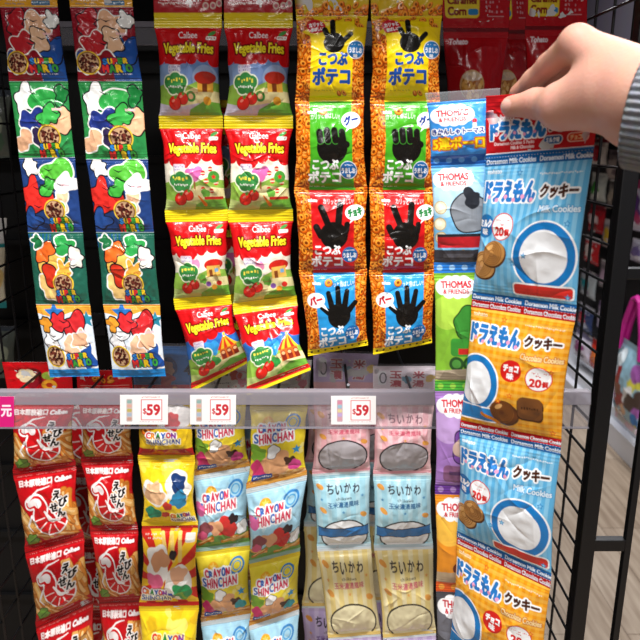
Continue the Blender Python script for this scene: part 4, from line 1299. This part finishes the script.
rail('long clear price rail across the front of the lower row', -16, 590, 393, 404.5, 427, 357, RY)
rail('dim clear price rail behind the upper strips', 72, 470, 21, 27, 45, None, 1.08)

def card(name, quad, art, m, parent=None, th=0.0006, origin=None):
    C = art.colors()
    nv, nu, _ = C.shape
    TL, TR, BR, BL = [np.asarray(p, dtype=float) for p in quad]
    s, t = np.linspace(0, 1, nu)[None, :, None], np.linspace(0, 1, nv)[:, None, None]
    F = (TL * (1 - s) + TR * s) * (1 - t) + (BL * (1 - s) + BR * s) * t
    n = np.cross(BL - TL, TR - TL); n /= np.linalg.norm(n)
    V = np.concatenate([F.reshape(-1, 3), np.array([TL, TR, BR, BL]) - n * th])
    j, i = np.arange(nv - 1)[:, None], np.arange(nu - 1)[None, :]
    a = j * nu + i
    Q = np.stack([a, a + nu, a + nu + 1, a + 1], axis=-1).reshape(-1, 4)
    N = nv * nu
    c = [0, nu - 1, nv * nu - 1, (nv - 1) * nu]
    ex = np.array([[N, N + 1, N + 2, N + 3], [c[0], c[1], N + 1, N], [c[1], c[2], N + 2, N + 1], [c[2], c[3], N + 3, N + 2], [c[3], c[0], N, N + 3]])
    cols = np.concatenate([C.reshape(-1, 3), np.tile(hx('#e8e8e8'), (4, 1))])
    return mesh_np(name, V, np.concatenate([Q, ex]), m, parent, cols=cols, smooth=False, origin=origin)

def art_ticket(kind):
    A = Art(48, 29, 3.0, '#f6f4f2', 300)
    A.rect(6.5, 4, 12.5, 26, '#c8bcb8' if kind != 3 else '#c8a8b4', 1)
    for k in range(5):
        A.rect(7.2, 5 + k * 4.2, 11.8, 8.2 + k * 4.2, ['#8fb0a8', '#d8a898', '#c0b060', '#a8b8c8', '#c89888'][k] if kind != 3 else ['#d88aa0', '#9ac0d0', '#e0d098', '#c0a8d8', '#d8a0a8'][k], 1)
    A.ticks(22, 1.6, 40, 3.2, '#c83a44', 1, fill=1)
    A.rect(21, 4.4, 42, 24.6, '#d8424c'); A.rect(21.7, 5.1, 41.3, 23.9, '#faf7f6')
    A.text('$', 23, 13, 26.4, 19, '#cc2a36', bold=.15)
    A.text('59', 27, 9.5, 39.6, 19.5, '#cc2a36', bold=.55)
    A.ticks(20, 25.6, 43, 26.8, '#b06068', 1)
    return A
def art_yuan():
    A = Art(32, 31, 3.0, '#d61a78', 301)
    A.text('元', 19, 9, 29, 20, '#fbe8f2', bold=.5)
    return A
TKT = {1: art_ticket(1), 3: art_ticket(3)}
def ticket(label, x0, x1, y0, y1, A):
    Y = RY - 0.0022
    q = [at(x0, y0, Y), at(x1, y0, Y), at(x1, y1, Y), at(x0, y1, Y)]
    o = card('price_ticket', q, A, M_MATTE, origin=(q[3] + q[2]) / 2)
    return tag(o, label, 'price ticket', 'paper tickets in the clear price rail')
ticket('white ticket reading 59 in the rail below the chocolate snack strips', 120, 168, 395, 424.5, TKT[1])
ticket('white ticket reading 59 in the rail below the vegetable stick strips', 190, 236, 395, 424.5, TKT[1])
ticket('white ticket reading 59 in the rail above the pink soup packs', 331, 376, 396, 424.5, TKT[3])
tag(ticket('magenta ticket with white lettering at the end of the rail', -17, 14, 396.5, 427, art_yuan()), group='paper tickets in the clear price rail')

# ------------------------------------------------------------------ neighbouring bay beyond the wire grid on one side
def plain_pack(label, x0, x1, y0, y1, Y, A, cat='snack pack', group=None, D=0.012, seed=0):
    q = [at(x0, y0, Y), at(x1, y0, Y), at(x1, y1, Y), at(x0, y1, Y)]
    root = pack('snack_pack', q, A, None, D=D, seed=seed)
    return tag(root, label, cat, group)
def art_pale():
    A = Art(40, 88, 1.2, '#e6dcc0', 310)
    A.rect(0, 0, 40, 24, '#d8d8d4'); A.rect(0, 24, 40, 28, '#2a8a8c'); A.splash(24, 56, 14, '#e8c880', 3); A.rect(0, 80, 40, 88, '#2a8a8c')
    return A
def art_grey():
    A = Art(30, 50, 1.2, '#5a6058', 311)
    A.splash(14, 24, 10, '#9aa08a', 3); A.rect(0, 0, 30, 5, '#3a4048'); A.splash(20, 36, 6, '#48624c', 5)
    return A
AP, AG = art_pale(), art_grey()
plain_pack('cream snack pack with a teal band seen past the side grid', -34, 7, 218, 308, 1.06, AP, seed=1)
plain_pack('dim grey-green pack low beyond the side grid', -14, 17, 326, 378, 1.10, AG, group='dim packs beyond the side grid', seed=2)
plain_pack('dim grey-green pack higher up beyond the side grid, in deep shade', -26, 12, 90, 160, 1.12, AG, group='dim packs beyond the side grid', seed=3)

# ------------------------------------------------------------------ display across the next aisle
M_WHITE = mat('white_laminate', '#d9dbe2', 0.4, noise=0.08, nscale=6)
M_DARKGRID = mat('dark_display_board', '#1c1a20', 0.7, noise=0.3, nscale=5)
dsp = empty('aisle_display', (1.75, 4.0, 0), 'long shop display with a white plinth and dark board across the aisle', 'display stand')
b = MB(); b.box(1.46, 2.04, 1.2, 7.6, 0.0, 0.115, 0.003); b.build('plinth', M_WHITE, dsp)
b = MB(); b.box(1.50, 2.04, 1.2, 7.6, 0.115, 0.17, 0.003); b.build('ledge', M_WHITE, dsp)
b = MB(); b.box(1.80, 1.84, 1.2, 7.6, 0.17, 1.62); b.build('back_board', M_DARKGRID, dsp)
b = MB(); b.box(1.33, 2.04, 1.2, 7.6, 1.62, 1.66, 0.003); b.build('top_shelf', M_DARKGRID, dsp)  # overhang added to keep the hanging packs below in shade
DX = 1.74
def yz(px, py, X):
    """Where the sight line through (px, py) meets the plane x = X."""
    a, bb = (px - 320.0) / FPX, (320.0 - py) / FPX
    t = X / a
    return (CP + bb * SP) * t, CAM_Z + (-SP + bb * CP) * t
def art_goods(c0, c1, c2, seed):
    A = Art(28, 34, 1.0, c0, 330 + seed)
    A.rect(0, 0, 28, 6, c2)
    A.splash(13, 18, 8, c1, seed); A.splash(17, 25, 4, c2, seed + 5); A.ticks(4, 8, 24, 12, c2, 1)
    return A
goods = [
    (600, 152, '#d8d0cc', '#b81c28', '#8a1420', 'small red and white pack behind the grid, topmost in its column'),
    (599, 187, '#c8ccc4', '#3a8a34', '#e0e0d8', 'small white pack with a green patch behind the grid'),
    (597, 219, '#a81c26', '#e0c8c8', '#7a1018', 'small red pack with a white patch behind the grid'),
    (592, 250, '#c42a30', '#f0dcd8', '#d8d4d8', 'small red and white pack behind the grid beside the cookie strip'),
    (589, 284, '#b8c0c4', '#2a8a94', '#7a6a80', 'small pale pack with a teal patch behind the grid'),
    (586, 318, '#3a4a78', '#c02838', '#c8c8d8', 'small blue pack with a red patch behind the grid'),
    (583, 346, '#cfc8d8', '#8a3a78', '#5a5468', 'small lilac pack behind the grid, lowest in its column'),
    (617, 165, '#9a8a88', '#b8a8a0', '#6a5a60', 'small taupe pack behind the grid near the sleeve'),
    (617, 195, '#8c8078', '#b0a290', '#5c5450', 'small brown-grey pack behind the grid'),
    (612, 235, '#8a8284', '#d8b02a', '#b8aeb0', 'small grey pack with a yellow patch behind the grid'),
    (608, 276, '#7c7074', '#c8a8c0', '#988a90', 'small mauve pack behind the grid beside the post'),
    (606, 318, '#a898b0', '#cfc0d8', '#6a5a78', 'small pale mauve pack behind the grid, low beside the post'),
    (600, 358, '#c2341e', '#e8762a', '#8a1c18', 'small orange-red pack near the plinth behind the grid'),
]
for k, (gx, gy, c0, c1, c2, lab) in enumerate(goods):
    gX = DX if gy < 330 else 1.55
    Yc, zc = yz(gx, gy, gX)
    hw, hh = 0.125, 0.085
    q = [np.array(p) for p in ((gX, Yc + hw, zc + hh), (gX, Yc - hw, zc + hh), (gX, Yc - hw, zc - hh), (gX, Yc + hw, zc - hh))]
    o = pack('goods_pack', q, art_goods(c0, c1, c2, k), None, D=0.03, seed=400 + k)
    tag(o, lab, 'goods pack', 'small packs on the display across the aisle')
    b = MB(); b.tube([(gX + 0.001, Yc, zc + hh - 0.004), (1.797, Yc, zc + hh - 0.004)], 0.004, 6)
    b.build('hanger', M_STEEL, o, origin=None).location = (0, 0, 0)

# printed cards, a gift bag with magenta handles and a red bag right of the post
def art_bag():
    A = Art(40, 50, 1.4, '#8fb4c4', 350)
    for k in range(26):
        A.splash(A.r.random() * 40, 10 + A.r.random() * 40, 3 + 3 * A.r.random(), ['#d8e4e8', '#7a4a3a', '#c8a080', '#8a2a2a', '#3a6aa0', '#c8c04a', '#9a5aa0', '#e0e0e0', '#4a3a34'][k % 9], k)
    A.rect(0, 46, 40, 50, '#d8b8c8')
    return A
BX = 1.42
y0, z0 = yz(617, 350, BX); y1, _ = yz(652, 350, BX)
_, zt = yz(617, 333, BX); _, zb = yz(628, 428, BX)
bagroot = empty('gift_bag', (BX, (y0 + y1) / 2, zb), 'patterned gift bag with magenta handles hanging right beside the rack post', 'gift bag')
pack('bag_body', [np.array(p) for p in ((BX, y0, zt), (BX, y1, zt), (BX, y1 + .04, zb), (BX, y0 - .06, zb))], art_bag(), bagroot, D=0.045, seed=71)
M_PINK = mat('magenta_ribbon', '#c01888', 0.5, noise=0.1, nscale=60)
yc, hw = (y0 + y1) / 2, abs(y1 - y0) / 2
for off in (-0.012, 0.014):
    b = MB()
    b.tube([(BX + off, yc + hw * .75, zt - .05), (BX + off, yc + hw * .55, zt + .08), (BX + off, yc + hw * .2, zt + .20), (BX + off, yc, zt + .215), (BX + off, yc - hw * .2, zt + .20), (BX + off, yc - hw * .5, zt + .07), (BX + off, yc - hw * .6, zt - .05)], 0.014, 8)
    b.build('handle', M_PINK, bagroot)
def side_pack(name, label, cat, xa, xb, ya, yb, X, A, group=None, D=0.03, seed=0):
    Y0, _ = yz(xa, (ya + yb) / 2, X); Y1, _ = yz(xb, (ya + yb) / 2, X)
    zt_, zb_ = yz((xa + xb) / 2, ya, X)[1], yz((xa + xb) / 2, yb, X)[1]
    return tag(pack(name, [np.array(p) for p in ((X, Y0, zt_), (X, Y1, zt_), (X, Y1, zb_), (X, Y0, zb_))], A, None, D=D, seed=seed), label, cat, group)
side_pack('goods_pack', 'white and purple printed pack above the gift bag handles', 'goods pack', 630, 652, 180, 232, 1.66, art_goods('#cfc8dc', '#5a3a78', '#b03a68', 41), 'small packs on the display across the aisle', seed=81)
side_pack('goods_pack', 'pale lilac pack just under the white and purple printed pack', 'goods pack', 631, 652, 240, 264, 1.66, art_goods('#b8b0c8', '#7a6aa0', '#d8d4e4', 43), 'small packs on the display across the aisle', seed=82)
side_pack('goods_bag', 'plain red bag hanging beyond the patterned gift bag', 'goods bag', 636, 664, 350, 425, 1.50, art_goods('#a01826', '#c02434', '#7a101c', 47), seed=83)

# ------------------------------------------------------------------ the hand that holds the strips up
def surface_net(D, lo, h):
    """Quads of the zero surface of the sampled field D."""
    S = D < 0
    nx, ny, nz = D.shape
    acc = np.zeros((nx - 1, ny - 1, nz - 1, 3))
    cnt = np.zeros((nx - 1, ny - 1, nz - 1))
    offs = [(0, 0, 0), (1, 0, 0), (0, 1, 0), (0, 0, 1), (1, 1, 0), (1, 0, 1), (0, 1, 1), (1, 1, 1)]
    def sub(A, o): return A[o[0]:o[0] + nx - 1, o[1]:o[1] + ny - 1, o[2]:o[2] + nz - 1]
    for a in offs:
        for ax in range(3):
            if a[ax] == 0:
                b = list(a); b[ax] = 1
                va, vb = sub(D, a), sub(D, b)
                m = (va < 0) != (vb < 0)
                t = np.where(m, va / np.where(m, va - vb, 1), 0)
                for k in range(3):
                    acc[..., k] += np.where(m, a[k] + (t if k == ax else 0), 0)
                cnt += m
    act = cnt > 0
    idx = -np.ones(act.shape, dtype=np.int64)
    idx[act] = np.arange(act.sum())
    cell = np.argwhere(act)
    V = (cell + acc[act] / cnt[act][:, None]) * h + lo
    Q = []
    for ax in range(3):
        o1, o2 = [(1, 2), (2, 0), (0, 1)][ax]
        sl0 = [slice(1, -1)] * 3; sl1 = [slice(1, -1)] * 3
        sl0[ax] = slice(0, -1); sl1[ax] = slice(1, None)
        s0, s1 = S[tuple(sl0)], S[tuple(sl1)]
        for flip, m in ((False, s0 & ~s1), (True, ~s0 & s1)):
            p = np.argwhere(m)
            if len(p) == 0: continue
            base = p + 1
            base[:, ax] -= 1
            def cid(d1, d2):
                c = base.copy(); c[:, o1] -= d1; c[:, o2] -= d2
                return idx[c[:, 0], c[:, 1], c[:, 2]]
            q = np.stack([cid(1, 1), cid(0, 1), cid(0, 0), cid(1, 0)], axis=1)
            if flip: q = q[:, ::-1]
            Q.append(q)
    return V, np.concatenate(Q)

def smin(a, b, k):
    hh = np.clip(0.5 + 0.5 * (b - a) / k, 0, 1)
    return b * (1 - hh) + a * hh - k * hh * (1 - hh)

def build_hand():
    J = lambda x, y, Y: at(x, y, Y)
    wrist = J(651, 101, .505)
    arm = wrist + np.array([0.80, -0.55, -0.10]) * 0.13
    wk = lambda dy, dz: wrist + np.array([0, dy, dz])
    palm = [
        (J(577, 43, .575), .0132, wk(.0, .004), .0245),
        (J(587, 51, .592), .0122, wk(.010, .004), .0270),
        (J(596, 62, .606), .0112, wk(.016, -.004), .0240),
        (J(604, 76, .618), .0102, wk(.016, -.010), .0220),
        (J(604, 95, .545), .0222, wk(-.001, -.002), .0240),
        (wrist, .0252, arm, .0275),
    ]
    web = [(J(562, 106, .570), .0160, J(604, 95, .545), .0225)]
    fingers = {
        'index': [(J(577, 43, .575), .0132, J(549, 65, .612), .0100), (J(549, 65, .612), .0100, J(533, 80, .632), .0090), (J(533, 80, .632), .0090, J(518, 93, .646), .0078)],
        'middle': [(J(587, 51, .592), .0120, J(556, 69, .636), .0100), (J(556, 69, .636), .0100, J(541, 92, .652), .0088), (J(541, 92, .652), .0088, J(532, 106, .650), .0078)],
        'ring': [(J(596, 62, .606), .0112, J(567, 84, .656), .0094), (J(567, 84, .656), .0094, J(553, 106, .664), .0084), (J(553, 106, .664), .0084, J(546, 120, .656), .0074)],
        'little': [(J(604, 76, .618), .0102, J(583, 100, .662), .0084), (J(583, 100, .662), .0084, J(572, 116, .668), .0074), (J(572, 116, .668), .0074, J(566, 126, .660), .0066)],
    }
    thumb = [(J(604, 95, .545), .0220, J(563, 106, .572), .0165), (J(563, 106, .572), .0160, J(536, 103.5, .602), .0118), (J(536, 103.5, .602), .0118, J(511, 106.5, .619), .0092)]
    pts = np.array([p for L in [palm, web, thumb, *fingers.values()] for (a, ra, b, rb) in L for p in (a, b)])
    h = 0.00125
    lo, hi = pts.min(0) - 0.036, pts.max(0) + 0.036
    n = np.ceil((hi - lo) / h).astype(int)
    X = (lo[0] + np.arange(n[0]) * h)[:, None, None]
    Y = (lo[1] + np.arange(n[1]) * h)[None, :, None]
    Z = (lo[2] + np.arange(n[2]) * h)[None, None, :]
    def cone(a, ra, b, rb):
        d = b - a
        L2 = float(d @ d)
        t = np.clip(((X - a[0]) * d[0] + (Y - a[1]) * d[1] + (Z - a[2]) * d[2]) / L2, 0, 1)
        return np.sqrt((X - a[0] - t * d[0]) ** 2 + (Y - a[1] - t * d[1]) ** 2 + (Z - a[2] - t * d[2]) ** 2) - (ra + (rb - ra) * t)
    def chain(L, k):
        r = None
        for c in L:
            v = cone(*c)
            r = v if r is None else smin(r, v, k)
        return r
    P = chain(palm + web, .014)
    out = P
    for L in fingers.values():
        out = np.minimum(out, smin(P, chain(L, .004), .007))
    T = chain(thumb, .006)
    # knuckle of the thumb: faint skin folds
    ip = thumb[2][0]
    ax = thumb[2][2] - ip; ax /= np.linalg.norm(ax)
    s = (X - ip[0]) * ax[0] + (Y - ip[1]) * ax[1] + (Z - ip[2]) * ax[2]
    T = T + 0.0005 * np.exp(-(s / .006) ** 2) * np.cos(s / .0021 * pi)
    out = np.minimum(out, smin(P, T, .012))
    # thumbnail: a shallow plate set into the tip
    tip = thumb[2][2]
    nrm = np.array([-0.15, -0.97, 0.12]); nrm -= ax * (nrm @ ax); nrm /= np.linalg.norm(nrm)
    sid = np.cross(ax, nrm)
    c = tip + nrm * .0062 + ax * .0012
    u = (X - c[0]) * ax[0] + (Y - c[1]) * ax[1] + (Z - c[2]) * ax[2]
    v = (X - c[0]) * sid[0] + (Y - c[1]) * sid[1] + (Z - c[2]) * sid[2]
    w = (X - c[0]) * nrm[0] + (Y - c[1]) * nrm[1] + (Z - c[2]) * nrm[2]
    e = np.sqrt((u / .0072) ** 2 + (v / .0062) ** 2)
    out = out + np.where(w > -.002, .0006 * np.exp(-((e - 1) / .12) ** 2), 0)
    V, Q = surface_net(out, lo, h)
    # even the sampling out
    nv_ = len(V)
    for it in range(5):
        S_ = np.zeros_like(V); N_ = np.zeros(nv_)
        for i0, i1 in ((0, 1), (1, 2), (2, 3), (3, 0)):
            for a, b in ((Q[:, i0], Q[:, i1]), (Q[:, i1], Q[:, i0])):
                np.add.at(S_, a, V[b]); np.add.at(N_, a, 1)
        V = V * .5 + .5 * S_ / np.maximum(N_, 1)[:, None]
    base, red, pale = hx('#cb9885'), hx('#b86f5c'), hx('#d0a092')
    col = np.tile(base, (nv_, 1))
    for p, r, k in [(thumb[2][2], .013, .55), (ip, .012, .35), (fingers['index'][0][2], .014, .5), (fingers['index'][0][0], .016, .3), (fingers['index'][2][2], .014, .6), (fingers['middle'][0][2], .018, .5)]:
        f = (k * np.exp(-(((V - p) ** 2).sum(1)) / r ** 2))[:, None]
        col = col * (1 - f) + red * f
    du, dv, dw = (V - c) @ ax, (V - c) @ sid, (V - c) @ nrm
    e = np.sqrt((du / .0072) ** 2 + (dv / .0062) ** 2)
    m = (e < .95) & (dw > -.003)
    col[m] = pale
    mt = mat('skin', '#d9a58c', 0.48, attr=True, sss=0.18, bump=0.12, bscale=420, spec=0.4, noise=0.16, nscale=55)
    o = mesh_np('person', V, Q, mt, None, cols=col, origin=wrist)
    tag(o, 'hand of a person in a grey ribbed sleeve pinching the strips by their top edge', 'person')
    # ribbed knit sleeve
    axs = np.array([0.80, -0.55, -0.12]); axs /= np.linalg.norm(axs)
    c0 = J(636, 112, .497)
    uu = np.cross(axs, np.array([0, 0, 1.0])); uu /= np.linalg.norm(uu)
    vv = np.cross(uu, axs)
    na, ns = 240, 60
    rows = []
    def ringat(d, r, amp, ph):
        th = np.linspace(0, 2 * pi, na, endpoint=False)
        rr = r + amp * np.cos(46 * th + ph)
        return c0 + axs * d + np.outer(np.cos(th) * rr, uu) + np.outer(np.sin(th) * rr, vv)
    rows.append(ringat(.030, .0335, 0, 0)); rows.append(ringat(.004, .0345, .0004, 0)); rows.append(ringat(-.001, .0360, .0006, 0))
    for k in range(ns):
        d = k / (ns - 1)
        rows.append(ringat(.0005 + d * .17, .0382 + .010 * d + .0012 * math.sin(d * 21) * d, .0011, .25 * math.sin(d * 9)))
    V = np.concatenate(rows)
    R = len(rows)
    j, i = np.arange(R - 1)[:, None], np.arange(na)[None, :]
    a, b = j * na + i, j * na + (i + 1) % na
    Q = np.stack([a, b, b + na, a + na], axis=-1).reshape(-1, 4)
    sl = mat('grey_knit', '#868a90', 0.9, noise=0.35, nscale=260, bump=0.5, bscale=700, spec=0.2)
    so = mesh_np('sleeve', V, Q, sl, None)
    so.parent = o
    so.matrix_parent_inverse = Matrix.Translation(-Vector(o.location))
    so['label'] = 'grey ribbed knit sleeve cuff'
build_hand()
